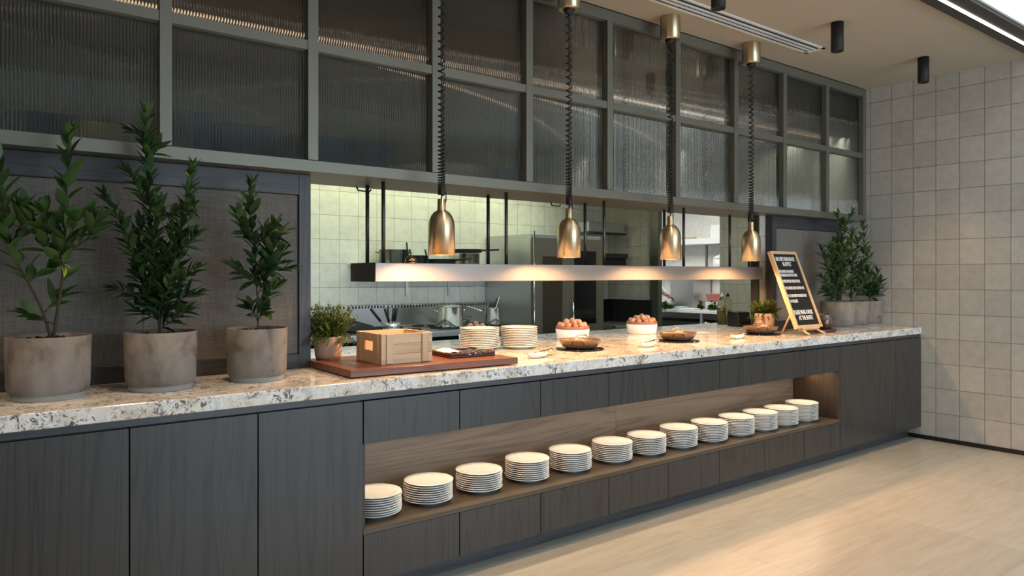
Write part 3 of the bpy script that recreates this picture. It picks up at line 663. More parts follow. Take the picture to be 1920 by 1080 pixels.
# ------------------------------------------------------------------ pans on black heat mats
def pan(x, y, lab, matlab, food, fm, seed, rz=.72, r=.130):
    rr = random.Random(seed)
    m_ = MB().lathe([(0, 0), (.145, 0), (.15, .003), (.148, .007), (0, .008)], 48).build('hot_plate', 'black_gloss', loc=(x, y, T+.0005)); tag(m_, matlab, 'hot plate', 'black round hot plates under the pans')
    t = empty('serving_pan', (x, y, T+.0092), lab, 'pan', 'bronze two-handled serving pans', rz=rz)
    MB().lathe([(0, 0), (r*.66, 0), (r*.80, .010), (r*.95, .035), (r, .052), (r*1.015, .054), (r*.965, .052), (r*.91, .036), (r*.74, .012), (0, .006)], 48).build('pan_body', 'pan', t)
    for s in (-1, 1):
        MB().tube([(s*r*.90, -.038, .034), (s*(r+.012), -.036, .056), (s*(r+.032), -.022, .067), (s*(r+.038), 0, .069), (s*(r+.032), .022, .067), (s*(r+.012), .036, .056), (s*r*.90, .038, .034)], .0055, 8).build('handle', 'pan_handle', t)
    f = MB(); f.lathe([(0, .034), (r*.87, .033), (r*.80, .026), (0, .02)], 32)
    for i in range(70): a = rr.uniform(0, 6.28); q = r*.72*math.sqrt(rr.random()); f.ball((q*math.cos(a), q*math.sin(a), .035+(.012 if food == 'mushrooms' else .002)*rr.random()), rr.uniform(.006, .014), 8, 5, (1, 1, .7))
    o = f.build(food, fm); o.location = (x, y, T+.0095); tag(o, lab.replace('bronze two-handled pan', food + ' filling the bronze pan') if False else food.replace('_', ' ') + f' heaped in the {lab.split(" ")[0]} bronze pan', 'food', kind='stuff')
pan(3.15, .43, 'nearest bronze pan, beside the stacked plates on a black hot plate', 'black hot plate under the nearest bronze pan', 'baked_beans', 'food_red', 1)
pan(4.08, .43, 'middle bronze pan in front of the second egg bowl', 'black hot plate under the middle bronze pan', 'cooked_tomatoes', 'food_red', 2)
pan(5.06, .42, 'farthest bronze pan, left of the letter board easel', 'black hot plate under the farthest bronze pan', 'mushrooms', 'food_dark', 3)
# spoon rests with a serving spoon
def rest(x, y, lab, lab2, rz):
    o = MB(); n = 24
    prof = [(0, 0), (.8, 0), (1, .018), (.97, .020), (.80, .008), (0, .007)]
    o.lathe([(a*.075, b*1.2) for a, b in prof], 40, sx=1.25, sy=.62); r_ = o.build('spoon_rest', 'porcelain', loc=(x, y, T+.0005), rot=(0, 0, rz)); tag(r_, lab, 'spoon rest', 'cream oval spoon rests beside the pans')
    s = empty('serving_spoon', (x, y, T+.023), lab2, 'spoon', 'serving spoons on the spoon rests', rz=rz)
    MB().tube([(-.10, .006, .008), (.0, .004, .004), (.13, 0, .008)], [.005, .0045, .004], 8).build('handle', 'steel_shiny', s)
    MB().ball((.155, 0, .006), .026, 14, 7, (1.2, .8, .3)).build('bowl', 'steel_shiny', s)
rest(2.66, .255, 'cream spoon rest between the red board and the nearest pan', 'steel serving spoon on the spoon rest beside the nearest pan', .35)
rest(3.62, .30, 'cream spoon rest left of the middle bronze pan', 'steel serving spoon on the spoon rest left of the middle pan', .35)
rest(4.60, .31, 'cream spoon rest left of the farthest bronze pan', 'steel serving spoon on the spoon rest left of the farthest pan', .35)

# ------------------------------------------------------------------ letter board on its easel
LB = (5.171, .185, 1.030); tilt = math.radians(21.5)
t = empty('letter_board_easel', (5.35, .2, T+.0005), 'black letter board in a pale wooden frame standing on a small easel', 'sign')
def lb(u, v, w=0):  # u right, v up along the board, w out of the face
    return Vector((LB[0]+u-5.35, LB[1]+v*math.sin(tilt)-w*math.cos(tilt)-.2, LB[2]+v*math.cos(tilt)+w*math.sin(tilt)-T))
def lbox(m, u0, u1, v0, v1, w0, w1):
    return m.hexa([lb(u0, v0, w0), lb(u1, v0, w0), lb(u1, v1, w0), lb(u0, v1, w0)], [lb(u0, v0, w1), lb(u1, v0, w1), lb(u1, v1, w1), lb(u0, v1, w1)])
BW, BH = .362, .638
f = MB(); lbox(f, 0, .022, 0, BH, -.02, .012); lbox(f, BW-.022, BW, 0, BH, -.02, .012); lbox(f, .022, BW-.022, 0, .022, -.02, .012); lbox(f, .022, BW-.022, BH-.022, BH, -.02, .012)
f.build('board_frame', 'beech', t, bevel=.001)
f = MB(); lbox(f, .022, BW-.022, .022, BH-.022, -.012, .002); felt = f.build('felt_face', 'board_face', t)
def textmesh(s, size, condense, wmax):
    c = bpy.data.curves.new('lettering', 'FONT'); c.body = s; c.size = size; c.extrude = .0008; c.align_x = 'CENTER'; c.resolution_u = 2; c.offset = size*.018
    o = bpy.data.objects.new('lettering', c); COL.objects.link(o)
    dg = bpy.context.evaluated_depsgraph_get(); me = bpy.data.meshes.new_from_object(o.evaluated_get(dg)); bpy.data.objects.remove(o)
    wid = max(v.co.x for v in me.vertices)-min(v.co.x for v in me.vertices); k = min(condense, wmax/wid)
    vs = [(v.co.x*k, v.co.y, v.co.z) for v in me.vertices]; fs = [tuple(p.vertices) for p in me.polygons]; return vs, fs
lines = [("ARCHIE'S BREAKFAST", .10, .042, .27, 0), ("BUFFET", .168, .042, .12, 0), ("FREE-RANGE HANDMADE", .265, .030, .205, -.045), ("SCRAMBLED EGGS WITH CHIVES", .315, .030, .235, -.028), ("HARRIS'S SMOKED STREAKY BACON", .395, .030, .245, -.024), ("OVEN BAKED FIELD MUSHROOMS", .485, .030, .270, -.010), ("POACHED FRIED OR BOILED EGGS", .585, .030, .262, -.010), ("ON REQUEST", .655, .030, .11, -.085), ("PLEASE WEAR A MASK", .800, .042, .265, -.012), ("AT THE BUFFET", .872, .042, .20, 0)]
for s, fr_, size, wmax, du in lines:
    vs, fs = textmesh(s, size*1.15, 1, wmax)
    lt = MB().add([lb(BW/2+du+x, BH*(1-fr_)-size*.38+y, .0035+z) for x, y, z in vs], fs); lt.build('lettering', 'letters', felt)
e = MB(); lbox(e, .07, BW-.07, -.016, 0, -.03, .020); e.build('ledge', 'beech', t, bevel=.001)
for u, du in ((.10, -.035), (.26, .035)):
    p0 = lb(u, .10, -.032); p1 = lb(u+du*0, -.02, -.012); 
    MB().tube([lb(u, .20, -.035), lb(u+du*.3, 0, -.018), (lb(u+du, 0, 0).x, .118-.2, .007)], .008, 10).build('front_leg', 'beech', t)
MB().tube([lb(.18, .22, -.035), (lb(.13, 0, 0).x, .385-.2, .007)], .008, 10).build('rear_leg', 'beech', t)

# ------------------------------------------------------------------ small things at the right end
o = MB().lathe([(0, 0), (.11, 0), (.115, .006), (.115, .016), (.11, .02), (0, .02)], 36, sx=1.25).build('round_trivet', 'trivet_wood', loc=(5.70, .29, T+.0005)); tag(o, 'dark red wooden trivet under the preserve jar', 'trivet')
t = empty('preserve_jar', (5.73, .275, T+.021), 'clip-top glass jar of red preserve beside the letter board', 'jar')
MB().lathe([(0, 0), (.044, 0), (.048, .006), (.048, .070), (.040, .084), (.040, .092), (.037, .092), (.037, .083), (.045, .069), (.045, .005), (0, .004)], 32).build('jar_glass', 'glass', t)
MB().lathe([(0, .0045), (.0445, .0055), (.0445, .062), (0, .062)], 28).build('preserve', 'jam', t)
t.scale = (1.2, 1.2, 1.2); jl = MB().lathe([(0, .092), (.044, .092), (.045, .098), (.040, .106), (.02, .108), (0, .108)], 28).build('lid', 'glass', t)
MB().tube([(.046, 0, .10), (.060, 0, .085), (.058, 0, .05), (.05, 0, .045)], .0022, 6).build('clip', 'steel_shiny', jl); MB().tube([(.047*math.cos(a/12*2*PI), .047*math.sin(a/12*2*PI), .090) for a in range(13)], .0016, 6).build('wire_ring', 'steel_shiny', t)
def bottle(x, y, m, lab, cap):
    t = empty('oil_bottle', (x, y, T+.0005), lab, 'bottle', 'squat oil bottles at the back of the pass')
    pr = [(0, 0), (.043, 0), (.046, .006), (.046, .185), (.040, .21), (.022, .235), (.016, .243), (.016, .255), (.013, .255), (.013, .24), (.036, .208), (.043, .185), (.043, .005), (0, .004)]
    MB().lathe(pr, 32).build('bottle_glass', 'plastic_clear', t); MB().lathe([(0, .0045), (.0425, .0055), (.0425, .125), (0, .125)], 28).build('oil', m, t)
    MB().lathe([(0, .256), (.017, .256), (.017, .268), (.006, .285), (.004, .295), (0, .295)], 16).build('cap', cap, t)
M['plastic_clear'] = mat('frosted_plastic', (.93, .93, .82), .12, trans=1, ior=1.2)
bottle(5.80, 1.32, 'oil_green', 'oil bottle filled with dark green oil, left of the pair', 'plastic_white')
bottle(6.0, 1.40, 'oil_gold', 'oil bottle with golden oil, right of the pair', 'black')
t = empty('receipt_printer', (5.70, 1.06, T+.0005), 'black receipt printer on the worktop left of the terracotta herb pot', 'printer', rz=-.35)
MB().hexa([Vector(p) for p in ((-.07, -.09, 0), (.07, -.09, 0), (.07, .09, 0), (-.07, .09, 0))], [Vector(p) for p in ((-.065, -.06, .13), (.065, -.06, .13), (.068, .088, .135), (-.068, .088, .135))]).build('printer_body', 'black', t, bevel=.006)
B(-.05, .05, -.094, -.07, .035, .045).build('paper_slot', 'black_gloss', t)
t = empty('card_reader', (5.86, 1.20, T+.0005), 'black card terminal between the printer and the herb pot', 'terminal', rz=-.5)
B(-.04, .04, -.06, .06, 0, .12).build('terminal_body', 'black', t, bevel=.01)
o = B(-.075, .075, -.035, .035, 0, .001).build('paper_docket', 'cloth', loc=(4.84, .83, T+.001), rot=(0, 0, -.2)); tag(o, 'loose white paper docket lying on the worktop behind the middle pan', 'paper')
o = MB()
for i in range(5): o.tube([(-.05+.012*i, -.01, .003), (-.02+.01*i, 0, .02+.008*i), (.05, .005*i, .035+.002*i), (.11, .01, .02), (.15, -.02+.01*i, .003)], .0016, 5)
o = o.build('wire_whisk', 'steel_shiny', loc=(5.30, 1.15, T+.001), rot=(0, 0, -.6)); tag(o, 'steel wire whisk lying on the worktop left of the printer', 'whisk')
t = empty('service_bell', (2.085, .66, 1.5037), 'small brass service bell on the pass shelf behind the nearest lamp', 'bell')
MB().lathe([(0, 0), (.033, 0), (.036, .003), (.034, .008), (.028, .010), (0, .010)], 32).build('bell_base', 'brass_dark', t)
MB().lathe([(.032, .012), (.031, .020), (.024, .033), (.012, .040), (0, .041)], 32).build('bell_dome', 'brass_dark', t)
MB().lathe([(0, .040), (.003, .040), (.003, .048), (.007, .050), (.006, .055), (0, .056)], 16).build('bell_button', 'steel_shiny', t)
for x, y, l in ((1.905, 1.0, 'small dark hook under the beam beside the left shelf rods'), (3.35, 1.06, 'small dark hook under the beam above the combi oven')):
    o = MB().tube([(-.03, 0, 0), (-.02, 0, -.022), (.05, 0, -.024), (.06, 0, -.012)], .005, 6).build('ticket_hook', 'black', loc=(x, .90, 1.937)); tag(o, l, 'hook')

# ------------------------------------------------------------------ kitchen shell
KY = 3.3
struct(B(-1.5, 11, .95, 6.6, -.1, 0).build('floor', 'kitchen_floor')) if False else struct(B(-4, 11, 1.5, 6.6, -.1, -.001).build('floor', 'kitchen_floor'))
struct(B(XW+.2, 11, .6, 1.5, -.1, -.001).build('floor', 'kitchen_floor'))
struct(B(-4, 6.3, KY, KY+.15, 0, 3.0).build('wall_back', 'tile_kitchen'))
struct(B(6.3, 6.45, 2.62, KY+.15, 0, 3.0).build('wall_side', 'tile_kitchen_x'))
struct(B(7.33, 7.48, .95, 2.47, 0, 3.0).build('wall_side', 'tile_kitchen_x'))
struct(B(9.9, 10.05, 2.0, 6.6, 0, 3.0).build('wall_side', 'white_wall'))
struct(B(6.3, 10, 6.5, 6.6, 0, 3.0).build('wall_back', 'white_ceiling'))
struct(B(XW+.2, 10, .62, .75, 0, 3.0).build('wall_front', 'white_ceiling'))
struct(B(7.5, 10, 1.9, 2.0, 0, 3.0).build('wall_front', 'white_ceiling'))
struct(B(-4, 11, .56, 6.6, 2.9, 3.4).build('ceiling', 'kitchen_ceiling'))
struct(B(6.455, 7.48, 2.48, 2.60, 2.19, 2.899).build('added_lintel', 'tile_pier'))  # lintel added to hide the preparation room lamp from the panes
pr = MB(); pr.box(5.405, 5.56, .668, .72, T, 1.936); struct(pr.build('wall_side', 'tile_pier')); struct(B(5.378, 5.404, .66, .725, T, 1.936).build('trim_2', 'dark_frame'))
struct(B(6.27, 6.30, 2.50, 2.618, 0, 3.0).box(6.30, 6.452, 2.60, 2.618, 0, 3.0).build('trim_3', 'steel_dark'))
# hood above the cooking line
t = empty('extractor_hood', (3.2, 2.9, 2.24), 'long steel extractor hood above the cooking line in the kitchen', 'hood')
B(-2.6, 3.0, -.55, -.53, 0, .64).build('front_panel', 'hood_paint', t); B(-2.6, 3.0, -.53, .38, .10, .12).build('hood_panel', 'steel_dark', t); B(-2.6, 3.0, -.52, -.40, -.02, 0).build('drip_edge', 'steel_dark', t)
t = empty('added_glow_strip', (3.2, 1.15, 2.77), 'long thin added strip glowing faintly behind the upper ribbed glass', 'lamp')  # strip added to draw a warm line and carry the kitchen fill
B(-4.05, 4.05, -.02, .02, .0, .012).build('housing', 'dark_frame', t); B(-4.05, 4.05, -.02, .02, .012, .03).build('glow_bar', 'added_glow', t)
for x in (-2.8, 0, 2.8): MB().tube([(x, 0, .03), (x, 0, .129)], .004, 6).build('hanger', 'rod', t)
# storage boxes on the beam behind the reeded glass
for i, (x, w, h, m) in enumerate(((.35, .10, .12, 'grey_box'), (.60, .13, .10, 'bamboo'), (.98, .09, .20, 'grey_box'), (1.22, .12, .17, 'grey_box'), (1.62, .14, .16, 'grey_box'), (1.93, .09, .18, 'grey_box'), (2.45, .12, .10, 'bamboo'), (2.95, .10, .12, 'grey_box'))):
    o = B(-w, w, -.12, .12, 0, h).build('storage_box', m, loc=(x, .78, 1.9935), bevel=.006)
    tag(o, f'dark blurred storage box on the beam behind the ribbed glass, {ordn[i] if i else "leftmost"} {"from the left" if i else "of all"}', 'box', 'storage boxes seen through the ribbed glass')

# ------------------------------------------------------------------ kitchen equipment
def rng(x0, x1, lab):
    t = empty('cooking_range', ((x0+x1)/2, 2.85, 0), lab, 'stove', 'steel cooking ranges along the kitchen wall'); w = (x1-x0)/2-.002
    B(-w, w, -.40, .36, .10, .86).build('range_body', 'steel', t, bevel=.004)
    B(-w, w, -.42, .36, .912, .96).build('worktop', 'steel', t, bevel=.004)
    B(-w, w, -.41, .35, .86, .912).build('control_strip', 'black_gloss', t)
    B(-w, w, .30, .44, .96, 1.165).build('splashback', 'steel_mid', t, bevel=.012)
    g = MB(); n = int(w*2/.034)
    for i in range(n): xx = -w+.03+i*(2*w-.05)/n; g.box(xx, xx+.014, .296, .32, 1.138, 1.160)
    g.build('vent_slots', 'black', t)
    g = MB()
    for i in range(3): xx = -w+.1+i*(2*w-.2)/2; g.lathe([(0, 0), (.015, 0), (.014, .0)], 10, (xx, -.42, .88))
    g2 = MB()
    for cx_ in (-w/2, w/2):
        for cy_ in (-.2, .12):
            for a in range(4): g2.tube([(cx_+.03*math.cos(a*PI/2), cy_+.03*math.sin(a*PI/2), .972), (cx_+.13*math.cos(a*PI/2), cy_+.13*math.sin(a*PI/2), .972)], .005, 5)
            g2.tube([(cx_+.13*math.cos(a*PI/8), cy_+.13*math.sin(a*PI/8), .970) for a in range(17)], .005, 5)
    g2.build('pan_support', 'black_matte', t)
rng(1.5, 2.905, 'steel range at the left, seen behind the herb pot'); rng(2.905, 3.30, 'narrow steel range with vent slots behind the wooden crate'); rng(3.30, 4.46, 'steel range carrying the stockpot, left of the combi oven')
o = MB().hexa([Vector(p) for p in ((2.36, 2.60, .979), (2.88, 2.60, .979), (2.88, 2.95, .979), (2.36, 2.95, .979))], [Vector(p) for p in ((2.50, 2.62, 1.13), (2.87, 2.60, 1.02), (2.87, 2.93, 1.02), (2.50, 2.93, 1.13))]).build('grill_guard', 'black_matte', bevel=.01); tag(o, 'sloping black metal grill guard on the range behind the crate', 'guard')
t = empty('utensil_pot', (2.90, 2.35, .90), 'steel pot holding black-handled knives behind the wooden crate', 'pot')
t.location = (3.02, 2.58, .9785)
MB().lathe([(0, 0), (.07, 0), (.072, .06), (.069, .06), (.067, .004), (0, .003)], 28).build('pot_body', 'steel', t)
for i, (a, b) in enumerate(((-.05, -.09), (.0, .05), (.045, .015), (.01, .10), (-.12, -.20))):
    o = MB(); o.tube([(a*.3, 0, .006), (a*.6+b*.1, .0, .07)], .003, 6); o.tube([(a*.6+b*.1, 0, .07), (a+b*.3, .0, .175)], .012, 8)
    q = o.build('kitchen_knife', 'black', loc=(3.02, 2.58-.024+i*.012, .985)); tag(q, 'black-handled knife standing in the steel pot on the range', 'knife', 'black-handled knives standing on the range')
def potx(x, y, z, r, h, lab, m='steel_shiny', handle=True, lid=True, long=False, rz=0, name='cooking_pot'):
    t = empty(name, (x, y, z), lab, 'pot', rz=rz)
    MB().lathe([(0, 0), (r*.97, 0), (r, .006), (r, h), (r*1.03, h+.003), (r*.97, h), (r*.96, .006), (0, .004)], 36).build('pot_body', m, t)
    if lid: MB().lathe([(0, h+.02), (r*.5, h+.016), (r*1.02, h+.004), (r*1.02, h+.008), (r*.5, h+.02), (0, h+.025)], 30).build('lid', m, t)
    if long: MB().tube([(r, 0, h*.75), (r+.06, 0, h*.9), (r+.20, 0, h*1.15)], .009, 8).build('handle', 'black' if m != 'steel_shiny' else m, t)
    elif handle:
        for s in (-1, 1): MB().tube([(s*r, -.035, h*.8), (s*(r+.035), -.03, h*.82), (s*(r+.035), .03, h*.82), (s*r, .035, h*.8)], .006, 6).build('handle', m, t)
    return t
potx(3.66, 2.68, .978, .125, .175, 'tall shiny steel stockpot with lid on the range')
potx(4.16, 2.70, .978, .075, .15, 'small steel saucepan with a ladle beside the oven', lid=False, long=True, rz=2.6)
o = MB(); o.tube([(0, 0, .04), (.04, 0, .14), (.08, 0, .25)], .005, 6); o = o.build('ladle', 'steel_shiny', loc=(4.16, 2.70, .985)); tag(o, 'steel ladle leaning in the small saucepan', 'ladle')
o = MB(); o.tube([(0, 0, .02), (.06, .0, .16), (.10, 0, .24)], .005, 6); o = o.build('whisk_handle', 'black', loc=(4.13, 2.72, .985)); tag(o, 'black-handled spoon leaning in the small saucepan', 'spoon')
t = empty('frying_pan', (3.92, 2.93, .978), 'steel frying pan with a long handle between the stockpot and saucepan', 'pan')
MB().lathe([(0, 0), (.09, 0), (.12, .04), (.115, .04), (.088, .005), (0, .004)], 30).build('pan_body', 'steel_dark', t)
MB().tube([(-.11, .02, .035), (-.15, .03, .09), (.0, -.1, .07), (.24, -.20, .02)][0:2] + [(-.17, .03, .10)], .006, 6).build('handle', 'steel_shiny', t)
MB().tube([(-.09, .0, .10), (.13, -.04, .060)], .007, 6).build('spoon_handle', 'steel_shiny', t)
# wall shelf with pans
t = empty('wall_shelf', (3.75, 3.15, 1.52), 'steel wall shelf holding pans, above the range in the kitchen', 'shelf')
B(-.78, .79, -.15, .149, 0, .018).build('shelf_board', 'steel', t)
for x in (-.18, .30): B(x-.012, x+.012, .13, .149, -.28, 0).build('bracket', 'steel', t)
potx(3.33, 3.10, 1.5385, .135, .13, 'large dark colander pan at the left end of the wall shelf', 'steel_dark', lid=False)
potx(3.20, 3.0, 1.5385+.0, .085, .12, 'small dark pan with an upright black handle on the wall shelf', 'steel_dark', lid=False, handle=False) if False else None
potx(3.575, 3.08, 1.5385, .095, .08, 'second dark frying pan on the wall shelf, behind the nearest lamp', 'black_matte', lid=False, handle=False)
potx(3.84, 3.10, 1.5385, .14, .05, 'wide black frying pan in the middle of the wall shelf', 'black_matte', lid=False, long=True, rz=-1.2)
potx(4.17, 3.10, 1.5385, .10, .11, 'dented steel saucepan at the right end of the wall shelf', 'steel_dark', lid=False, handle=False)
potx(4.15, 3.10, 1.66, .14, .03, 'black frying pan stacked on the dented saucepan', 'black_matte', lid=False, long=True, rz=-.2)
for i, (x, l) in enumerate(((3.35, .19), (3.40, .13), (3.595, .13))):
    o = MB(); o.tube([(0, 0, 0), (.035-.015*i, 0, l*.6), (.03-.02*i, 0, l)], .009, 8); o = o.build('pan_handle', 'black', loc=(x, 2.955+.02*(i == 2), 1.56)); o.location.z = 1.545
    tag(o, ('tall black pan handle standing up above the service bell', 'short black pan handle beside the tall one', 'black pan handle just left of the nearest lamp')[i], 'handle')
# combi oven
t = empty('combi_oven', (4.98, 2.92, 0), 'tall steel combi oven with dark glass door and black control panel', 'oven')
B(-.47, .47, -.36, .37, .08, 1.836).build('oven_body', 'steel', t, bevel=.004)
od = B(-.47, -.0, -.42, -.362, .10, 1.80).build('door', 'oven_face', t, bevel=.006)
B(-.37, -.12, -.424, -.4205, .25, 1.62).build('door_glass', 'oven_glass', od)
MB().tube([(.005, -.44, 1.2), (.005, -.45, 1.0), (.005, -.44, .8)], .010, 8).build('door_handle', 'steel_shiny', od)
B(.02, .47, -.40, -.362, .10, 1.80).build('side_panel', 'oven_face', t, bevel=.003)
B(.06, .36, -.406, -.401, .95, 1.68).build('control_panel', 'black_gloss', t)
MB().tube([(-.48, -.425, .1), (-.48, -.425, 1.86)], .008, 6).build('edge_trim', 'steel_shiny', t)
for fx_ in (-.42, .42): B(fx_-.03, fx_+.03, -.3, -.24, 0, .08).build('foot', 'black', t)
# right-hand back corner of the kitchen
t = empty('wall_oven_shelf', (5.95, 3.1, 1.92), 'small steel cupboard on the tiled wall right of the combi oven', 'cupboard')
B(-.27, .30, -.12, .19, 0, .11).build('cupboard_body', 'steel', t, bevel=.004); B(-.27, .25, -.2, -.12, -.03, -.012).build('shelf_lip', 'black', t)
t = empty('salamander_grill', (5.95, 3.08, 1.50), 'black open grill on a wall bracket right of the combi oven', 'grill')
B(-.27, .27, -.18, .2, .13, .18).build('grill_top', 'black_matte', t); B(-.27, .27, -.15, .2, .05, .13).build('grill_back', 'black', t); B(-.27, .27, -.2, .2, 0, .04).build('grill_shelf', 'steel_dark', t)
t = empty('char_grill', (6.0, 2.9, 0), 'wide black char grill on a steel stand in the kitchen corner', 'grill')
B(-.30, .28, -.30, .38, .86, .90).build('grill_deck', 'steel', t); B(-.30, .28, .28, .38, .90, 1.16).build('back_guard', 'black_gloss', t); B(.255, .28, -.30, .28, .90, 1.16).build('side_guard', 'black_matte', t); B(-.30, .28, -.28, .38, .10, .85).build('stand', 'steel_dark', t); B(-.30, .28, -.32, -.28, .88, .895).build('front_rail', 'pan_handle', t)
# preparation room beyond the doorway
t = empty('preparation_table', (9.49, 4.25, 0), 'white topped preparation table in the bright room beyond the kitchen', 'table')
B(-.38, .40, -1.0, 1.6, .86, .90).build('tabletop', 'plastic_white', t, bevel=.004)
for x in (-.34, .36):
    for y in (-.95, -.12, 1.5): B(x-.02, x+.02, y-.02, y+.02, 0, .86).build('leg', 'steel', t)
B(-.35, .38, -.95, 1.5, .25, .27).build('lower_shelf', 'steel_dark', t); B(-.30, .36, -.90, 1.5, .275, .72).build('under_table_dark', 'dark_frame', t)  # dark box added to stand in for the darkness under the table
t = empty('steel_cabinet', (9.66, 4.75, .9005), 'upright brushed steel unit on the preparation table', 'appliance'); B(-.24, .2, -.25, .22, 0, .56).build('unit_body', 'steel', t, bevel=.01)
o = B(-.17, .17, -1.3, 1.9, 0, .09).build('overshelf', 'plastic_white', loc=(9.72, 4.3, 1.93)); tag(o, 'thick white shelf high on the wall of the preparation room', 'shelf')
o = B(-.12, .12, -.14, .14, 0, .20).build('white_container', 'plastic_white', loc=(9.70, 4.16, 2.0205), bevel=.01); tag(o, 'white plastic container on the high shelf of the preparation room', 'container')
o = B(-.02, .02, -.14, .14, 0, .03).build('rolling_pin', 'bamboo', loc=(9.62, 4.75, 2.0205), bevel=.01); tag(o, 'brown wooden rolling pin lying on the high white shelf', 'rolling pin')
t = empty('shelf_rack', (9.80, 4.5, 0), 'white rack with an upright post on the far wall of the preparation room', 'rack')
B(-.10, .09, -1.2, 1.2, 1.50, 1.53).build('rack_shelf', 'plastic_white', t); B(-.11, -.08, -.05, -.02, 1.47, 1.92).build('rack_post', 'steel_dark', t)
t = empty('food_container', (9.72, 4.22, 1.5305), 'rounded white container with a knob lid below the high shelf', 'container')
MB().lathe([(0, 0), (.10, 0), (.11, .02), (.11, .16), (0, .16)], 24).build('container_body', 'plastic_white', t); MB().lathe([(0, .161), (.113, .161), (.10, .19), (.05, .22), (.012, .225), (.012, .25), (0, .25)], 24).build('lid', 'plastic_white', t)
rr = random.Random(5)
def heap(x, y, r, h, n, lab, m='greens', name='salad_greens', z=.9005, L=.06):
    f = MB()
    for i in range(n):
        a = rr.uniform(0, 6.28); q = r*math.sqrt(rr.random()); zz = h*(1-(q/r)**2)*rr.random()+.006
        f.leaf((q*math.cos(a), q*math.sin(a), zz), (rr.uniform(-1, 1), rr.uniform(-1, 1), rr.uniform(-.0, .8)), L, L*.5, .1)
    o = f.build(name, m, loc=(x, y, z)); tag(o, lab, 'food', kind='stuff')
heap(9.22, 4.92, .14, .10, 420, 'heap of cut green leaves under the cook hand')
heap(9.38, 4.11, .075, .12, 150, 'dark green broccoli on the preparation table', name='broccoli'); heap(9.37, 4.33, .04, .12, 90, 'small bunch of green herbs in front of the steel unit', name='herb_bunch')
o = MB(); o.hexa([Vector(p) for p in ((-.1, -.13, 0), (.1, -.13, 0), (.1, .13, 0), (-.1, .13, 0))], [Vector(p) for p in ((-.13, -.17, .13), (.13, -.17, .13), (.13, .17, .13), (-.13, .17, .13))]); o = o.build('red_tub', 'plastic_red', loc=(9.66, 4.20, 1.02), bevel=.01); tag(o, 'red plastic tub on a stack in the preparation room', 'tub')
o = B(-.13, .13, -.16, .16, 0, .118).build('white_tub', 'plastic_white', loc=(9.66, 4.20, .9005), bevel=.01); tag(o, 'pale tub under the red tub on the preparation table', 'tub')
o = B(-.07, .07, -.20, .20, 0, .03).build('tray', 'plastic_white', loc=(9.19, 4.44, .9005), bevel=.008); tag(o, 'low white tray at the front edge of the preparation table', 'tray')
o = B(-.06, .06, -.08, .08, 0, .02).build('blue_cloth', mat('pale_blue_cloth', (.40, .52, .70), .8), loc=(9.19, 4.55, .9310), bevel=.008); tag(o, 'pale blue cloth on the low white tray', 'cloth')

# ------------------------------------------------------------------ the cook behind the post
def skin_fig(name, m, chain, parent, sub=2):
    me = bpy.data.meshes.new(name); pts = [c[0] for c in chain[0]]; edges = list(chain[1]); me.from_pydata(pts, edges, [])
    me.materials.append(M[m]); o = bpy.data.objects.new(name, me); COL.objects.link(o); o.parent = parent
    md = o.modifiers.new('skin', 'SKIN'); md.use_smooth_shade = True
    sv = me.skin_vertices[0].data
    for i, c in enumerate(chain[0]): sv[i].radius = (c[1], c[1] if len(c) < 3 else c[2]); sv[i].use_root = (i == 0)
    s = o.modifiers.new('sub', 'SUBSURF'); s.levels = sub; s.render_levels = sub; return o
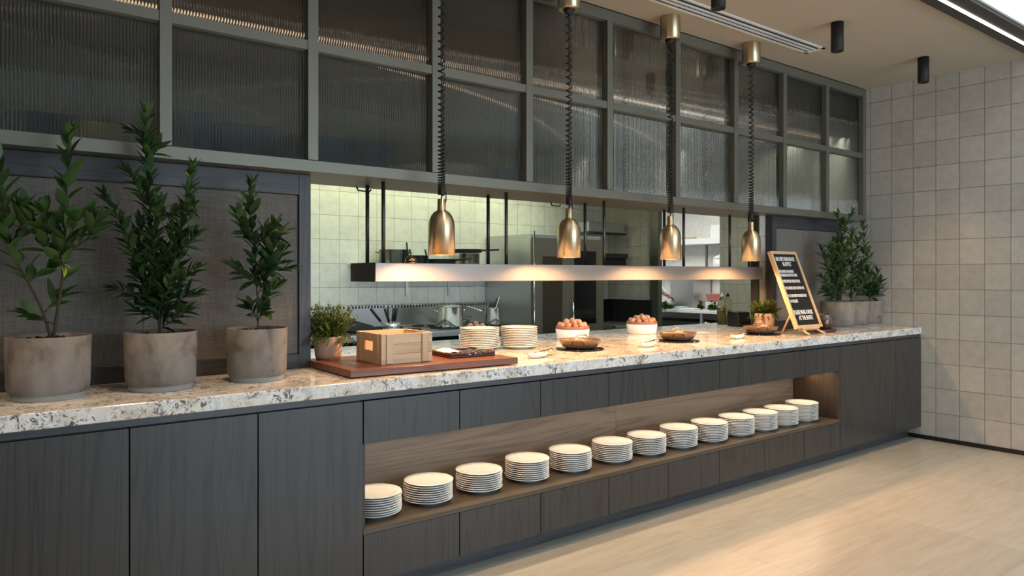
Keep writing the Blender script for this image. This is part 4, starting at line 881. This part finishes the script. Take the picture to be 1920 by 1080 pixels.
# local frame: -y faces the table hand; figure stands left of the opening
t = empty('person', (8.60, 4.93, 0), 'person in white chef jacket and black apron, only the forearm and hand showing', 'person')
nodes = [((0, 0, .95), .15, .11), ((0, 0, 1.15), .15, .11), ((.02, -.01, 1.38), .17, .11), ((.04, -.02, 1.50), .07, .06), ((.06, -.03, 1.56), .055, .055),
 ((.03, -.19, 1.42), .065), ((.15, -.27, 1.28), .052), ((.32, -.31, 1.13), .042), ((.04, .20, 1.42), .065), ((.20, .30, 1.20), .052), ((.40, .16, 1.08), .042)]
skin_fig('jacket', 'jacket', (nodes, [(0, 1), (1, 2), (2, 3), (3, 4), (2, 5), (5, 6), (6, 7), (2, 8), (8, 9), (9, 10)]), t)
legs = [((0, 0, .93), .14, .11), ((0, -.1, .85), .09), ((.01, -.11, .48), .062), ((0, -.11, .10), .045), ((.12, -.11, .04), .04), ((0, .1, .85), .09), ((.01, .11, .48), .062), ((0, .11, .10), .045), ((.12, .11, .04), .04)]
skin_fig('trousers', 'apron', (legs, [(0, 1), (1, 2), (2, 3), (3, 4), (0, 5), (5, 6), (6, 7), (7, 8)]), t)
MB().ball((.08, -.03, 1.68), .095, 20, 14, (1.0, .85, 1.25)).build('head', 'skin', t)
MB().ball((.06, -.03, 1.715), .10, 20, 14, (1.0, .9, 1.05)).build('hair', 'hair', t)
MB().ball((.165, -.055, 1.70), .012, 8, 6).ball((.165, -.005, 1.70), .012, 8, 6).build('eye', 'hair', t); MB().ball((.178, -.03, 1.67), .016, 8, 6, (1, .7, 1.3)).build('nose', 'skin', t)
ap = MB(); ap.hexa([Vector(p) for p in ((.10, -.18, .45), (.16, -.18, .45), (.16, .18, .45), (.10, .18, .45))], [Vector(p) for p in ((.13, -.13, 1.35), (.165, -.13, 1.35), (.165, .13, 1.35), (.13, .13, 1.35))]); ap.build('apron', 'apron', t, bevel=.02)
def hand(org, d, parent):
    d = Vector(d).normalized(); s = d.cross(Vector((0, 0, 1))).normalized(); u = s.cross(d); org = Vector(org)
    nd = [(org, .030, .024), (org+d*.05, .036, .018), (org+d*.09, .036, .016)]; ed = [(0, 1), (1, 2)]
    for k, (o_, l) in enumerate(((-.030, .062), (-.010, .072), (.011, .068), (.031, .052))):
        b = len(nd); q = org+d*.10+s*o_
        nd += [(q, .0095), (q+d*l*.5-u*.008, .0085), (q+d*l*.85-u*.03, .008), (q+d*l*.9-u*.05, .007)]; ed += [(2, b), (b, b+1), (b+1, b+2), (b+2, b+3)]
    b = len(nd); nd += [(org+d*.03-s*.035, .012), (org+d*.065-s*.058-u*.01, .010), (org+d*.095-s*.055-u*.03, .009)]; ed += [(0, b), (b, b+1), (b+1, b+2)]
    return skin_fig('hand', 'skin', ([(tuple(a[0]),) + tuple(a[1:]) for a in nd], ed), parent, 1)
hand((.32, -.31, 1.13), (.80, -.30, -.35), t); hand((.40, .16, 1.08), (.8, -.2, -.4), t)
